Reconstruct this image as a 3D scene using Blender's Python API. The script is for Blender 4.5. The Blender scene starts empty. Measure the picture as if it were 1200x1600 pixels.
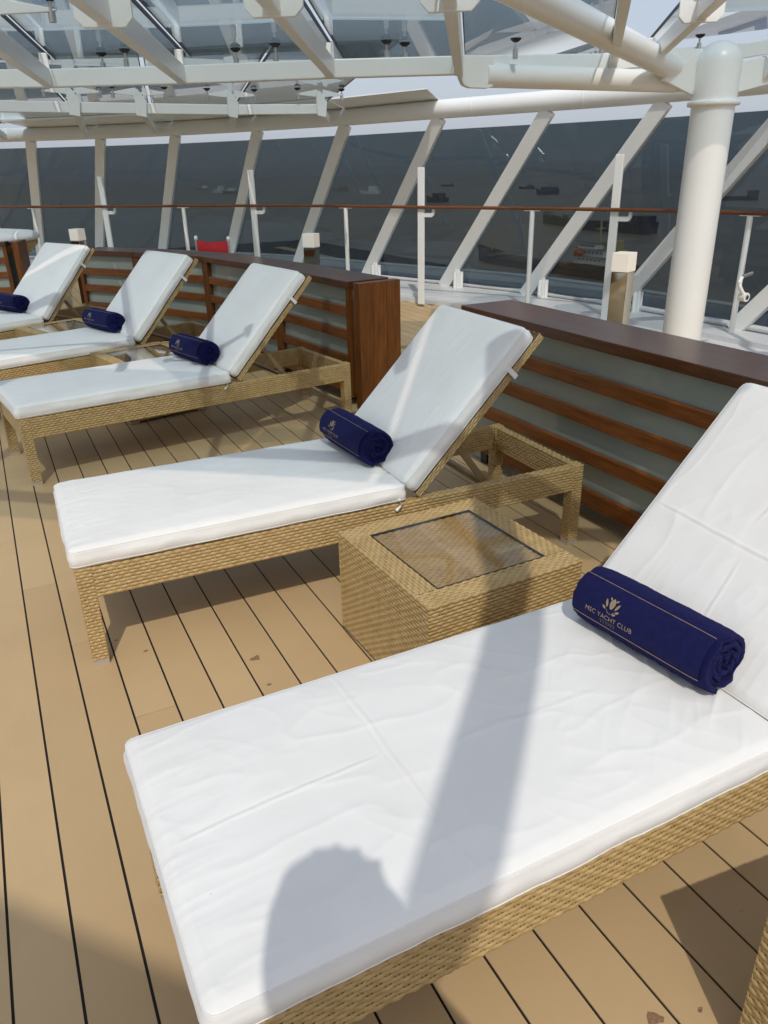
import bpy, math, random
import numpy as np
from mathutils import Vector, Matrix
R = math.radians
random.seed(7)
SC = bpy.context.scene
COL = SC.collection

# ------------------------------------------------------------------ camera, sky, sun, exposure
cam_data = bpy.data.cameras.new('camera')
cam = bpy.data.objects.new('camera', cam_data)
COL.objects.link(cam)
yaw, pitch, roll = 0.4594, 0.42167, -0.02218
fwd = Vector((math.sin(yaw) * math.cos(pitch), math.cos(yaw) * math.cos(pitch), -math.sin(pitch)))
rgt = Vector((math.cos(yaw), -math.sin(yaw), 0))
upv = rgt.cross(fwd)
r2 = math.cos(roll) * rgt + math.sin(roll) * upv
u2 = -math.sin(roll) * rgt + math.cos(roll) * upv
M = Matrix((r2, u2, -fwd)).transposed().to_4x4()
M.translation = Vector((0, 0, 1.5427))
cam.matrix_world = M
cam_data.sensor_fit = 'VERTICAL'
cam_data.sensor_height = 24.0
cam_data.lens = 24.0 * 1196.6 / 1600.0
cam_data.clip_start = 0.02
cam_data.clip_end = 60000
SC.camera = cam

SUN_DIR = Vector((0.34, 0.80, -1.0)).normalized()      # the way the light travels
world = bpy.data.worlds.new('World')
SC.world = world
world.use_nodes = True
wn = world.node_tree
sky = wn.nodes.new('ShaderNodeTexSky')
sky.sky_type = 'NISHITA'
sky.sun_disc = False
sky.sun_elevation = math.asin(-SUN_DIR.z)
sky.sun_rotation = math.atan2(-SUN_DIR.x, -SUN_DIR.y)
sky.air_density = 1.0
sky.dust_density = 4.0
sky.ozone_density = 2.0
sky.altitude = 50
haze_mix = wn.nodes.new('ShaderNodeMix')               # thin even veil of high cloud over the clear sky
haze_mix.data_type = 'RGBA'
haze_mix.inputs['Factor'].default_value = 0.62
haze_mix.inputs['B'].default_value = (4.5, 4.85, 5.55, 1)
wn.links.new(sky.outputs[0], haze_mix.inputs['A'])
wn.links.new(haze_mix.outputs['Result'], wn.nodes['Background'].inputs[0])
wn.nodes['Background'].inputs[1].default_value = 0.15

sun_data = bpy.data.lights.new('sun', 'SUN')
sun_data.energy = 2.0
sun_data.angle = R(0.6)
sun_data.color = (1.0, 0.95, 0.87)
sun = bpy.data.objects.new('sun', sun_data)
sun.rotation_euler = SUN_DIR.to_track_quat('-Z', 'Y').to_euler()
sun.location = (-3, -8, 10)
COL.objects.link(sun)

SC.view_settings.view_transform = 'Standard'
SC.view_settings.look = 'None'
SC.view_settings.gamma = 1
SC.view_settings.use_curve_mapping = False
SC.view_settings.exposure = -0.04
SC.render.engine = 'CYCLES'
SC.cycles.use_denoising = True
SC.cycles.max_bounces = 10
SC.cycles.transparent_max_bounces = 24
SC.cycles.caustics_reflective = False
SC.cycles.caustics_refractive = False
SC.cycles.sample_clamp_indirect = 8.0

# ------------------------------------------------------------------ materials
MATS = {}


class NT:
    """a thin wrapper to wire shader nodes"""
    def __init__(self, name):
        self.m = bpy.data.materials.new(name)
        self.m.use_nodes = True
        self.t = self.m.node_tree
        self.b = self.t.nodes['Principled BSDF']
        self.out = self.t.nodes['Material Output']
        MATS[name] = self.m

    def n(self, typ, **kw):
        x = self.t.nodes.new(typ)
        for k, v in kw.items():
            setattr(x, k, v)
        return x

    def l(self, a, b):
        self.t.links.new(a, b)

    def coord(self, which='Object'):
        return self.n('ShaderNodeTexCoord').outputs[which]

    def noise(self, vec, scale, detail=4, rough=0.55, stretch=None, w=None):
        if stretch:
            mp = self.n('ShaderNodeMapping')
            mp.inputs['Scale'].default_value = stretch
            self.l(vec, mp.inputs[0])
            vec = mp.outputs[0]
        x = self.n('ShaderNodeTexNoise')
        x.inputs['Scale'].default_value = scale
        x.inputs['Detail'].default_value = detail
        x.inputs['Roughness'].default_value = rough
        self.l(vec, x.inputs['Vector'])
        return x.outputs[0]

    def ramp(self, fac, stops):
        x = self.n('ShaderNodeValToRGB')
        cr = x.color_ramp
        cr.elements[0].position, cr.elements[0].color = stops[0][0], (*stops[0][1], 1)
        cr.elements[1].position, cr.elements[1].color = stops[-1][0], (*stops[-1][1], 1)
        for p, c in stops[1:-1]:
            e = cr.elements.new(p)
            e.color = (*c, 1)
        self.l(fac, x.inputs[0])
        return x.outputs[0]

    def mix(self, fac, a, b, blend='MIX'):
        x = self.n('ShaderNodeMix', data_type='RGBA', blend_type=blend)
        for s, v in ((x.inputs['Factor'], fac), (x.inputs['A'], a), (x.inputs['B'], b)):
            if isinstance(v, (int, float)):
                s.default_value = v
            elif isinstance(v, tuple):
                s.default_value = (*v, 1)
            else:
                self.l(v, s)
        return x.outputs['Result']

    def math(self, op, a, b=0.0, c=None):
        x = self.n('ShaderNodeMath', operation=op)
        for i, v in enumerate((a, b) if c is None else (a, b, c)):
            if isinstance(v, (int, float)):
                x.inputs[i].default_value = v
            else:
                self.l(v, x.inputs[i])
        return x.outputs[0]

    def bump(self, h, strength, dist):
        x = self.n('ShaderNodeBump')
        x.inputs['Strength'].default_value = strength
        x.inputs['Distance'].default_value = dist
        self.l(h, x.inputs['Height'])
        self.l(x.outputs[0], self.b.inputs['Normal'])
        return x

    def set(self, **kw):
        for k, v in kw.items():
            s = self.b.inputs[k.replace('_', ' ')]
            if isinstance(v, tuple) and len(v) == 3 and len(s.default_value) == 4:
                v = (*v, 1)
            if hasattr(v, 'is_linked'):
                self.l(v, s)
            else:
                s.default_value = v
        return self


def obj_random(t):
    return t.n('ShaderNodeObjectInfo').outputs['Random']


def simple(name, col, rough=0.5, metal=0.0, var=0.06, scale=6.0, bump=0.0, coat=0.0):
    t = NT(name)
    c = t.coord()
    f = t.noise(c, scale, 5)
    lo = tuple(max(0, x * (1 - var)) for x in col)
    hi = tuple(min(1, x * (1 + var)) for x in col)
    t.set(Base_Color=t.ramp(f, [(0.3, lo), (0.7, hi)]), Roughness=rough, Metallic=metal, Coat_Weight=coat)
    if bump:
        t.bump(t.noise(c, scale * 12, 3), bump, 0.002)
    return t.m


# synthetic teak boards
t = NT('deck_board')
c = t.coord()
rnd = obj_random(t)
tone = t.ramp(rnd, [(0.0, (0.53, 0.365, 0.186)), (0.5, (0.575, 0.402, 0.210)), (1.0, (0.61, 0.435, 0.232))])
wpos = t.n('ShaderNodeNewGeometry').outputs['Position']
stain = t.noise(wpos, 1.7, 5, 0.6)
tone = t.mix(t.ramp(stain, [(0.42, (0, 0, 0)), (0.75, (0.4, 0.4, 0.4))]), tone, (0.43, 0.30, 0.155))
grain = t.noise(wpos, 14, 4, 0.6, stretch=(6, 0.6, 1))
tone = t.mix(t.math('MULTIPLY', grain, 0.12), tone, (0.40, 0.28, 0.15))
spk = t.noise(wpos, 95, 2, 0.5)
tone = t.mix(t.ramp(spk, [(0.74, (0, 0, 0)), (0.78, (0.6, 0.6, 0.6))]), tone, (0.62, 0.48, 0.28))
vor = t.n('ShaderNodeTexVoronoi')
vor.inputs['Scale'].default_value = 1.55
t.l(wpos, vor.inputs['Vector'])
wob = t.noise(wpos, 38, 3)
dd = t.math('ADD', vor.outputs['Distance'], t.math('MULTIPLY', wob, 0.045))
tone = t.mix(t.ramp(dd, [(0.036, (0.7, 0.7, 0.7)), (0.043, (0, 0, 0))]), tone, (0.15, 0.07, 0.035))
t.set(Base_Color=tone, Roughness=t.ramp(stain, [(0.3, (0.5, 0.5, 0.5)), (0.7, (0.66, 0.66, 0.66))]))
t.bump(t.noise(wpos, 130, 3, 0.6, stretch=(3, 0.6, 1)), 0.12, 0.002)

simple('worn', (0.27, 0.155, 0.085), 0.7, 0, 0.35, 120)
simple('caulk', (0.012, 0.010, 0.009), 0.7)
simple('white_paint', (0.84, 0.86, 0.84), 0.32, 0, 0.03, 1.5, 0.03)
simple('white_deck_paint', (0.64, 0.655, 0.66), 0.45, 0, 0.05, 2.0, 0.05)
simple('dark_gasket', (0.012, 0.013, 0.014), 0.55)
simple('steel', (0.62, 0.61, 0.58), 0.28, 1.0, 0.06, 20)
simple('chrome', (0.70, 0.66, 0.58), 0.06, 1.0, 0.02, 3)
simple('black_metal', (0.016, 0.016, 0.018), 0.35, 0.0)
simple('tan_metal', (0.30, 0.215, 0.11), 0.38, 0.3)
simple('glide_metal', (0.55, 0.50, 0.44), 0.4, 0.4)
simple('wicker_dark', (0.15, 0.095, 0.036), 0.8)
simple('red_canvas', (0.42, 0.010, 0.014), 0.75, 0, 0.1, 8, 0.2)
simple('aluminium', (0.75, 0.75, 0.75), 0.3, 1.0)
simple('gold_thread', (0.33, 0.255, 0.145), 0.55, 0.15, 0.2, 60)
simple('shade_slab_paint', (0.62, 0.62, 0.61), 0.6)

t = NT('lamp_diffuser')
t.set(Base_Color=(0.90, 0.87, 0.81), Roughness=0.35, Emission_Color=(1.0, 0.76, 0.45), Emission_Strength=0.10,
      Subsurface_Weight=0.5, Subsurface_Radius=(0.05, 0.04, 0.03))

# wicker strand
t = NT('wicker')
c = t.coord()
f = t.noise(c, 24, 4, 0.6)
f2 = t.noise(c, 150, 2, 0.5)
col = t.ramp(f, [(0.25, (0.41, 0.275, 0.108)), (0.5, (0.51, 0.355, 0.152)), (0.75, (0.60, 0.435, 0.205))])
col = t.mix(t.math('MULTIPLY', f2, 0.30), col, (0.28, 0.17, 0.06))
t.set(Base_Color=col, Roughness=0.42)

# varnished teak, grain along a chosen axis
def teak(name, stretch, lo, hi, coat):
    t = NT(name)
    c = t.coord()
    rnd = obj_random(t)
    add = t.n('ShaderNodeVectorMath', operation='ADD')
    t.l(c, add.inputs[0])
    comb = t.n('ShaderNodeCombineXYZ')
    for i in range(3):
        t.l(t.math('MULTIPLY', rnd, 37.0 + 11 * i), comb.inputs[i])
    t.l(comb.outputs[0], add.inputs[1])
    g = t.noise(add.outputs[0], 9, 6, 0.65, stretch=stretch)
    g2 = t.noise(add.outputs[0], 3, 3, 0.5, stretch=tuple(0.5 * s for s in stretch))
    mid = tuple((a + b) / 2 for a, b in zip(lo, hi))
    col = t.ramp(g, [(0.3, lo), (0.52, mid), (0.72, hi)])
    col = t.mix(t.math('MULTIPLY', g2, 0.5), col, lo)
    tone = t.ramp(rnd, [(0, (0.78, 0.78, 0.78)), (1, (1.15, 1.12, 1.1))])
    col = t.mix(1.0, col, tone, 'MULTIPLY')
    t.set(Base_Color=col, Roughness=0.42, Specular_IOR_Level=0.32, Coat_Weight=coat, Coat_Roughness=0.16)
    t.bump(g, 0.06, 0.002)


teak('teak_long', (0.5, 7, 7), (0.115, 0.034, 0.006), (0.35, 0.112, 0.020), 0.18)
teak('teak_upright', (7, 7, 0.5), (0.085, 0.026, 0.003), (0.27, 0.088, 0.012), 0.12)
teak('teak_cap', (0.5, 7, 7), (0.055, 0.019, 0.005), (0.15, 0.052, 0.014), 0.40)

# cushion cover
t = NT('cushion_cloth')
c = t.coord()
soil = t.noise(c, 3.5, 5, 0.6)
col = t.ramp(soil, [(0.35, (0.81, 0.80, 0.765)), (0.7, (0.862, 0.855, 0.825))])
spk = t.noise(c, 55, 1)
col = t.mix(t.ramp(spk, [(0.815, (0, 0, 0)), (0.83, (0.5, 0.5, 0.5))]), col, (0.30, 0.27, 0.22))
t.set(Base_Color=col, Roughness=0.8, Sheen_Weight=0.15, Subsurface_Weight=0.0)
wrk = t.noise(c, 16, 5, 0.62, stretch=(1.0, 2.2, 1.0))
weave = t.noise(c, 900, 1)
t.bump(t.math('ADD', wrk, t.math('MULTIPLY', weave, 0.05)), 0.035, 0.008)

# towels
t = NT('terry')
c = t.coord()
f = t.noise(c, 420, 3, 0.7)
f2 = t.noise(c, 30, 4, 0.6)
t.set(Base_Color=t.ramp(f, [(0.3, (0.004, 0.0045, 0.036)), (0.7, (0.014, 0.015, 0.10))]), Roughness=0.95, Specular_IOR_Level=0.1, Sheen_Weight=0.10,
      Sheen_Tint=(0.25, 0.25, 0.7))
t.bump(t.math('ADD', f, t.math('MULTIPLY', f2, 0.8)), 0.8, 0.006)
t = NT('towel_band')
c = t.coord()
t.set(Base_Color=t.ramp(t.noise(c, 60, 3), [(0.3, (0.006, 0.0075, 0.050)), (0.7, (0.010, 0.011, 0.070))]), Roughness=0.8, Specular_IOR_Level=0.15, Sheen_Weight=0.03,
      Sheen_Tint=(0.25, 0.25, 0.7))
t.bump(t.noise(c, 600, 2), 0.2, 0.002)


def glass(name, tint, ior=1.5, rough=0.0, refl=1.0):
    """thin tinted pane: sees through with a tint, mirrors by the Fresnel law"""
    t = NT(name)
    tr = t.n('ShaderNodeBsdfTransparent')
    tr.inputs[0].default_value = (*tint, 1)
    gl = t.n('ShaderNodeBsdfGlossy')
    gl.inputs['Color'].default_value = (refl, refl, refl, 1)
    gl.inputs['Roughness'].default_value = rough
    geo = t.n('ShaderNodeNewGeometry')
    dt = t.n('ShaderNodeVectorMath', operation='DOT_PRODUCT')
    t.l(geo.outputs['Normal'], dt.inputs[0])
    t.l(geo.outputs['Incoming'], dt.inputs[1])
    f0 = ((ior - 1) / (ior + 1)) ** 2
    graze = t.math('POWER', t.math('SUBTRACT', 1.0, t.math('ABSOLUTE', dt.outputs['Value'])), 5.0)
    fac = t.math('ADD', f0, t.math('MULTIPLY', graze, 1 - f0))     # the same from both sides of the pane
    mx = t.n('ShaderNodeMixShader')
    t.l(fac, mx.inputs[0])
    t.l(tr.outputs[0], mx.inputs[1])
    t.l(gl.outputs[0], mx.inputs[2])
    t.l(mx.outputs[0], t.out.inputs[0])
    t.t.nodes.remove(t.b)
    return t.m


glass('windscreen_glass', (0.34, 0.385, 0.405), 1.5)
glass('canopy_glass', (0.735, 0.795, 0.815), 1.55)
glass('table_glass', (0.95, 0.93, 0.90), 1.5)

t = NT('frosted_glass')
c = t.coord()
t.set(Base_Color=t.ramp(t.noise(c, 2.2, 3), [(0.3, (0.28, 0.33, 0.29)), (0.7, (0.34, 0.39, 0.34))]), Roughness=0.22, Coat_Weight=0.5, Coat_Roughness=0.05)

# river / sea
t = NT('sea_water')
pos = t.n('ShaderNodeNewGeometry').outputs['Position']
big = t.noise(pos, 0.0025, 4, 0.6, stretch=(1, 3, 1))
t.set(Base_Color=t.ramp(big, [(0.35, (0.25, 0.20, 0.15)), (0.65, (0.34, 0.275, 0.21))]), Roughness=0.30, IOR=1.33, Specular_IOR_Level=0.42)
w1 = t.noise(pos, 0.09, 5, 0.62, stretch=(1, 1.8, 1))
t.bump(w1, 0.55, 2.0)

simple('ship_black', (0.022, 0.024, 0.026), 0.6)
simple('ship_green', (0.05, 0.10, 0.075), 0.6)
simple('ship_blue', (0.03, 0.038, 0.085), 0.6)
simple('ship_violet', (0.075, 0.07, 0.15), 0.6)
simple('ship_rust', (0.20, 0.085, 0.05), 0.7)
simple('ship_white', (0.86, 0.86, 0.83), 0.5)
simple('ship_buff', (0.52, 0.45, 0.18), 0.5)
simple('ship_orange', (0.55, 0.10, 0.03), 0.5)
simple('ship_window', (0.02, 0.025, 0.03), 0.15)
simple('ship_grey', (0.28, 0.27, 0.24), 0.7)
simple('skin', (0.45, 0.26, 0.18), 0.5)
simple('hair', (0.02, 0.013, 0.009), 0.5)
simple('shirt', (0.16, 0.20, 0.28), 0.85)
simple('trousers', (0.05, 0.055, 0.07), 0.85)


# ------------------------------------------------------------------ mesh helpers
def link_mesh(name, me, parent=None, loc=None, rot=None):
    o = bpy.data.objects.new(name, me)
    COL.objects.link(o)
    if parent is not None:
        o.parent = parent
    if loc is not None:
        o.location = loc
    if rot is not None:
        o.rotation_euler = rot
    return o


def np_mesh(name, verts, quads, mat, smooth=True):
    verts = np.asarray(verts, dtype=np.float32)
    quads = np.asarray(quads, dtype=np.int32)
    k = quads.shape[1]
    me = bpy.data.meshes.new(name)
    me.vertices.add(len(verts))
    me.vertices.foreach_set('co', verts.ravel())
    me.loops.add(quads.size)
    me.loops.foreach_set('vertex_index', quads.ravel())
    me.polygons.add(len(quads))
    me.polygons.foreach_set('loop_start', np.arange(0, quads.size, k, dtype=np.int32))
    me.polygons.foreach_set('loop_total', np.full(len(quads), k, dtype=np.int32))
    if smooth:
        me.polygons.foreach_set('use_smooth', np.ones(len(quads), dtype=bool))
    me.materials.append(MATS[mat])
    me.update()
    me.validate()
    return me


class MB:
    def __init__(self):
        self.v, self.f, self.s, self.mi, self.cur = [], [], [], [], 0

    def add(self, verts, faces, smooth=False):
        b = len(self.v)
        self.v += [tuple(p) for p in verts]
        for f in faces:
            self.f.append(tuple(b + i for i in f))
            self.s.append(smooth)
            self.mi.append(self.cur)
        return self

    def box(self, lo, hi, xf=None):
        x0, y0, z0 = lo
        x1, y1, z1 = hi
        p = [Vector(q) for q in ((x0, y0, z0), (x1, y0, z0), (x1, y1, z0), (x0, y1, z0), (x0, y0, z1), (x1, y0, z1), (x1, y1, z1), (x0, y1, z1))]
        if xf is not None:
            p = [xf @ q for q in p]
        return self.add(p, [(0, 3, 2, 1), (4, 5, 6, 7), (0, 1, 5, 4), (1, 2, 6, 5), (2, 3, 7, 6), (3, 0, 4, 7)])

    def beam(self, a, b, w, h, up=(0, 0, 1), top=None):
        """box bar from a to b, w across, h along up; centred on the line"""
        a, b = Vector(a), Vector(b)
        d = (b - a).normalized()
        s = d.cross(Vector(up)).normalized()
        u = s.cross(d).normalized()
        P = []
        for q in (a, b):
            for i, j in ((-1, -1), (1, -1), (1, 1), (-1, 1)):
                P.append(q + s * (w / 2 * i) + u * (h / 2 * j))
        return self.add(P, [(3, 2, 1, 0), (4, 5, 6, 7), (0, 1, 5, 4), (1, 2, 6, 5), (2, 3, 7, 6), (3, 0, 4, 7)])

    def quad_prism(self, q, th):
        """a pane: four corner points, thickness along the normal"""
        q = [Vector(p) for p in q]
        n = (q[1] - q[0]).cross(q[3] - q[0]).normalized() * th
        P = q + [p + n for p in q]
        return self.add(P, [(3, 2, 1, 0), (4, 5, 6, 7), (0, 1, 5, 4), (1, 2, 6, 5), (2, 3, 7, 6), (3, 0, 4, 7)])

    def prism(self, poly, n, th):
        """extrude a planar polygon of points by n*th"""
        q = [Vector(p) for p in poly]
        n = Vector(n).normalized() * th
        k = len(q)
        return self.add(q + [p + n for p in q], [tuple(range(k - 1, -1, -1)), tuple(range(k, 2 * k))] +
                        [(i, (i + 1) % k, k + (i + 1) % k, k + i) for i in range(k)])

    def tube(self, pts, r, n=16, cap=True, squash=None, up=(0, 0, 1)):
        pts = [Vector(p) for p in pts]
        k = len(pts)
        rr = r if isinstance(r, (list, tuple)) else [r] * k
        P = []
        for i, p in enumerate(pts):
            d = (pts[min(i + 1, k - 1)] - pts[max(i - 1, 0)]).normalized()
            upx = Vector(up) if abs(d.dot(Vector(up))) < 0.95 else Vector((1, 0, 0))
            s = d.cross(upx).normalized()
            u = s.cross(d)
            sq = squash or 1.0
            for j in range(n):
                a = 2 * math.pi * j / n
                P.append(p + s * (rr[i] * math.cos(a)) + u * (rr[i] * sq * math.sin(a)))
        F = []
        for i in range(k - 1):
            for j in range(n):
                F.append((i * n + j, i * n + (j + 1) % n, (i + 1) * n + (j + 1) % n, (i + 1) * n + j))
        self.add(P, F, True)
        if cap:
            self.add(P[:n], [tuple(range(n - 1, -1, -1))])
            self.add(P[-n:], [tuple(range(n))])
        return self

    def lathe(self, prof, c, n=24):
        """profile of (r, z) about the vertical through c"""
        P, F = [], []
        for r, z in prof:
            for j in range(n):
                a = 2 * math.pi * j / n
                P.append((c[0] + r * math.cos(a), c[1] + r * math.sin(a), c[2] + z))
        for i in range(len(prof) - 1):
            for j in range(n):
                F.append((i * n + j, i * n + (j + 1) % n, (i + 1) * n + (j + 1) % n, (i + 1) * n + j))
        return self.add(P, F, True)

    def mesh(self, name, *mats):
        me = bpy.data.meshes.new(name)
        me.from_pydata(self.v, [], self.f)
        me.polygons.foreach_set('use_smooth', self.s)
        if any(self.mi):
            me.polygons.foreach_set('material_index', self.mi)
        for m in mats:
            me.materials.append(MATS[m])
        me.update()
        return me

    def build(self, name, mat, parent=None, bevel=0.0, loc=None, rot=None):
        o = link_mesh(name, self.mesh(name, *(mat if isinstance(mat, tuple) else (mat,))), parent, loc, rot)
        if bevel:
            add_bevel(o, bevel)
        return o


def add_bevel(o, w, seg=2):
    m = o.modifiers.new('bevel', 'BEVEL')
    m.width = w
    m.segments = seg
    m.limit_method = 'ANGLE'
    m.angle_limit = R(50)
    m.harden_normals = False


def tag(o, label=None, cat=None, group=None, kind=None):
    if label:
        o['label'] = label
    if cat:
        o['category'] = cat
    if group:
        o['group'] = group
    if kind:
        o['kind'] = kind
    return o


def thing(name, label, cat, loc=(0, 0, 0), rz=0.0, group=None):
    o = bpy.data.objects.new(name, None)
    o.empty_display_size = 0.2
    COL.objects.link(o)
    o.location = loc
    o.rotation_euler = (0, 0, rz)
    return tag(o, label, cat, group)


def spline(pts, per=8):
    """Catmull-Rom through points"""
    P = [Vector(p) for p in pts]
    P = [2 * P[0] - P[1]] + P + [2 * P[-1] - P[-2]]
    out = []
    for i in range(1, len(P) - 2):
        for k in range(per):
            s = k / per
            a, b, c, d = P[i - 1], P[i], P[i + 1], P[i + 2]
            out.append(0.5 * ((2 * b) + (c - a) * s + (2 * a - 5 * b + 4 * c - d) * s * s + (3 * b - a - 3 * c + d) * s ** 3))
    out.append(P[-2])
    return out


def vnoise(x, y, seed=0):
    """smooth value noise, numpy"""
    xi, yi = np.floor(x).astype(np.int64), np.floor(y).astype(np.int64)
    fx, fy = x - xi, y - yi
    fx = fx * fx * fx * (fx * (fx * 6 - 15) + 10)
    fy = fy * fy * fy * (fy * (fy * 6 - 15) + 10)

    def h(a, b):
        n = (a * 374761393 + b * 668265263 + seed * 982451653) & 0x7fffffff
        n = ((n ^ (n >> 13)) * 1274126177) & 0x7fffffff
        return ((n ^ (n >> 16)) & 0xffff) / 65535.0
    return (h(xi, yi) * (1 - fx) + h(xi + 1, yi) * fx) * (1 - fy) + (h(xi, yi + 1) * (1 - fx) + h(xi + 1, yi + 1) * fx) * fy


def fbm(x, y, seed=0, octv=4):
    s, a, t = 0, 1.0, 0
    for k in range(octv):
        s = s + a * vnoise(x * 2 ** k, y * 2 ** k, seed + k * 17)
        t += a
        a *= 0.5
    return s / t


# ------------------------------------------------------------------ the setting: sea, deck
SEA_Z = -45.0
me = MB()
me.add([(-6500, -6500, SEA_Z), (6500, -6500, SEA_Z), (6500, 6500, SEA_Z), (-6500, 6500, SEA_Z)], [(0, 1, 2, 3)])
tag(me.build('sea', 'sea_water'), kind='structure')

tz = bpy.data.materials.new('haze')
tz.use_nodes = True
tz.node_tree.nodes.remove(tz.node_tree.nodes['Principled BSDF'])
pv_ = tz.node_tree.nodes.new('ShaderNodeVolumePrincipled')
pv_.inputs['Color'].default_value = (0.80, 0.84, 0.88, 1)
pv_.inputs['Density'].default_value = 0.00016
tz.node_tree.links.new(pv_.outputs[0], tz.node_tree.nodes['Material Output'].inputs['Volume'])
MATS['haze'] = tz
me = MB()
me.box((-6600, -6600, SEA_Z - 1), (6600, 6600, 8.0))
tag(me.build('haze', 'haze'), kind='stuff')

PW = 0.13
X0 = -0.2468
RAIL = [(-0.9, 15.0), (0.48, 13.72), (1.69, 12.42), (2.72, 11.35), (3.5, 10.45), (4.17, 9.36), (4.66, 8.28), (5.30, 7.08), (5.72, 6.10), (6.02, 5.02), (6.15, 3.9), (6.2, 1.5), (6.2, -2.5)]
TOPS = [(-0.75, 15.75), (0.40, 15.0), (1.10, 14.55), (2.05, 13.75), (2.97, 12.70), (3.80, 11.35), (4.50, 9.95), (5.03, 8.50), (5.58, 7.22), (6.00, 6.02), (6.25, 4.75), (6.35, 3.3), (6.4, 1.6), (6.4, -0.5)]
TOPZ = 2.06
BASZ = 0.10
BASES = [(x - 0.05 - 0.02 * max(0, i - 6), y + 2.02 - 0.06 * max(0, i - 6)) for i, (x, y) in enumerate(TOPS)]
EDGE = [(x - 0.62 + 0.05 * max(0, i - 8), y - 0.72) for i, (x, y) in enumerate(BASES)]      # inner edge of the white waterway
rail_c = spline([(-4.0, 18.5, 0)] + [(x, y, 0) for x, y in EDGE], 6)

deck = MB()
deck.box((-4.5, -4, -0.05), (7.2, 18.5, -0.005)).build('deck', 'caulk')
deck = bpy.data.objects['deck']
tag(deck, kind='structure')
SEAM, BL, STAG = 0.0064, 3.12, 0.52


def board_mesh(L):
    m = MB()
    w = PW - SEAM
    m.box((0, 0, -0.004), (w, L - 0.003, 0.0))
    return m.mesh('deck_board', 'deck_board')


full_board = board_mesh(BL)


def deck_limit(x):
    """y of the white waterway at this x (None: all the way)"""
    best = None
    for a, b in zip(rail_c[:-1], rail_c[1:]):
        if (a.x - x) * (b.x - x) <= 0 and abs(b.x - a.x) > 1e-6:
            s = (x - a.x) / (b.x - a.x)
            y = a.y + s * (b.y - a.y)
            best = y if best is None else min(best, y)
    return best if best is not None else 17.0


made = 0
for k in range(-14, 49):
    x = X0 + k * PW + SEAM / 2
    top = deck_limit(x + PW / 2) + 0.05
    if x > 6.1:
        break
    y = 3.63 - STAG * (k % 6 if (k % 6) < 3 else (k % 6) - 3 + 0.0) - (1.56 if (k % 6) >= 3 else 0)
    y -= 2 * BL
    while y < top:
        L = min(BL, top - y)
        if y + L > -1.2 and L > 0.1:
            o = link_mesh('plank', full_board if L == BL else board_mesh(L), deck, (x, y, 0))
            made += 1
        y += BL

# small worn patches in the boards
for k, (x, y, r) in enumerate(((0.246, 2.424, 0.010), (0.577, 2.196, 0.018), (0.163, 2.546, 0.007), (0.888, 0.640, 0.018), (0.828, 0.612, 0.015), (0.57, 2.03, 0.008), (0.98, 0.61, 0.006))):
    m = MB()
    pts = []
    for i in range(11):
        a = 2 * math.pi * i / 11
        rr_ = r * (0.55 + 0.75 * random.random())
        pts.append((x + 1.1 * rr_ * math.cos(a), y + 0.8 * rr_ * math.sin(a), 0.0007))
    m.add(pts, [tuple(range(11))])
    m.build('worn_patch', 'worn', deck)

# ------------------------------------------------------------------ woven rattan
def weave(O, U, V, lu, lv, pv=0.0117, pu=0.0170, amp=0.0017, phase=0, samples=4, fill=0.94):
    """rows of strands along U woven over stakes along V on a rectangle; returns verts, quads"""
    O, U, V = (np.array(q, float) for q in (O, U, V))
    N = np.cross(U, V)
    nr = max(1, int(round(lv / pv)))
    pv = lv / nr
    ns = max(1, int(round(lu / pu)))
    pu = lu / ns
    m = ns * samples + 1
    s = np.linspace(0, lu, m)
    cs = np.array([(-0.5, -0.0016), (-0.27, 0.0011), (0.27, 0.0011), (0.5, -0.0016)])
    cs[:, 0] *= pv * fill
    VV, QQ, base = [], [], 0
    rng = np.random.RandomState(int(lu * 1000) + nr * 7 + phase)
    for r in range(nr):
        vc = (r + 0.5) * pv + rng.uniform(-0.04, 0.04) * pv
        n = amp * np.sin(np.pi * s / pu + np.pi * (r + phase) + 0.0) * rng.uniform(0.85, 1.1) + 0.0012
        wv = rng.uniform(-0.0005, 0.0005) + 0.0004 * np.sin(s * 37 + r)
        ctr = O + s[:, None] * U + (vc + wv)[:, None] * V + n[:, None] * N
        P = ctr[:, None, :] + cs[None, :, 0, None] * V + cs[None, :, 1, None] * N
        VV.append(P.reshape(-1, 3))
        i = np.arange(m - 1)[:, None] * 4
        j = np.arange(3)[None, :]
        a = base + i + j
        QQ.append(np.stack([a, a + 4, a + 5, a + 1], -1).reshape(-1, 4))
        base += m * 4
    # stakes
    for k in range(ns):
        u = (k + 0.5) * pu
        w = pu * 0.30
        P = np.array([O + U * (u + du) + V * vv + N * 0.0006 for vv in (0, lv) for du in (-w / 2, w / 2)])
        VV.append(P)
        QQ.append(np.array([[base, base + 1, base + 3, base + 2]]))
        base += 4
    return np.concatenate(VV), np.concatenate(QQ)


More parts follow.
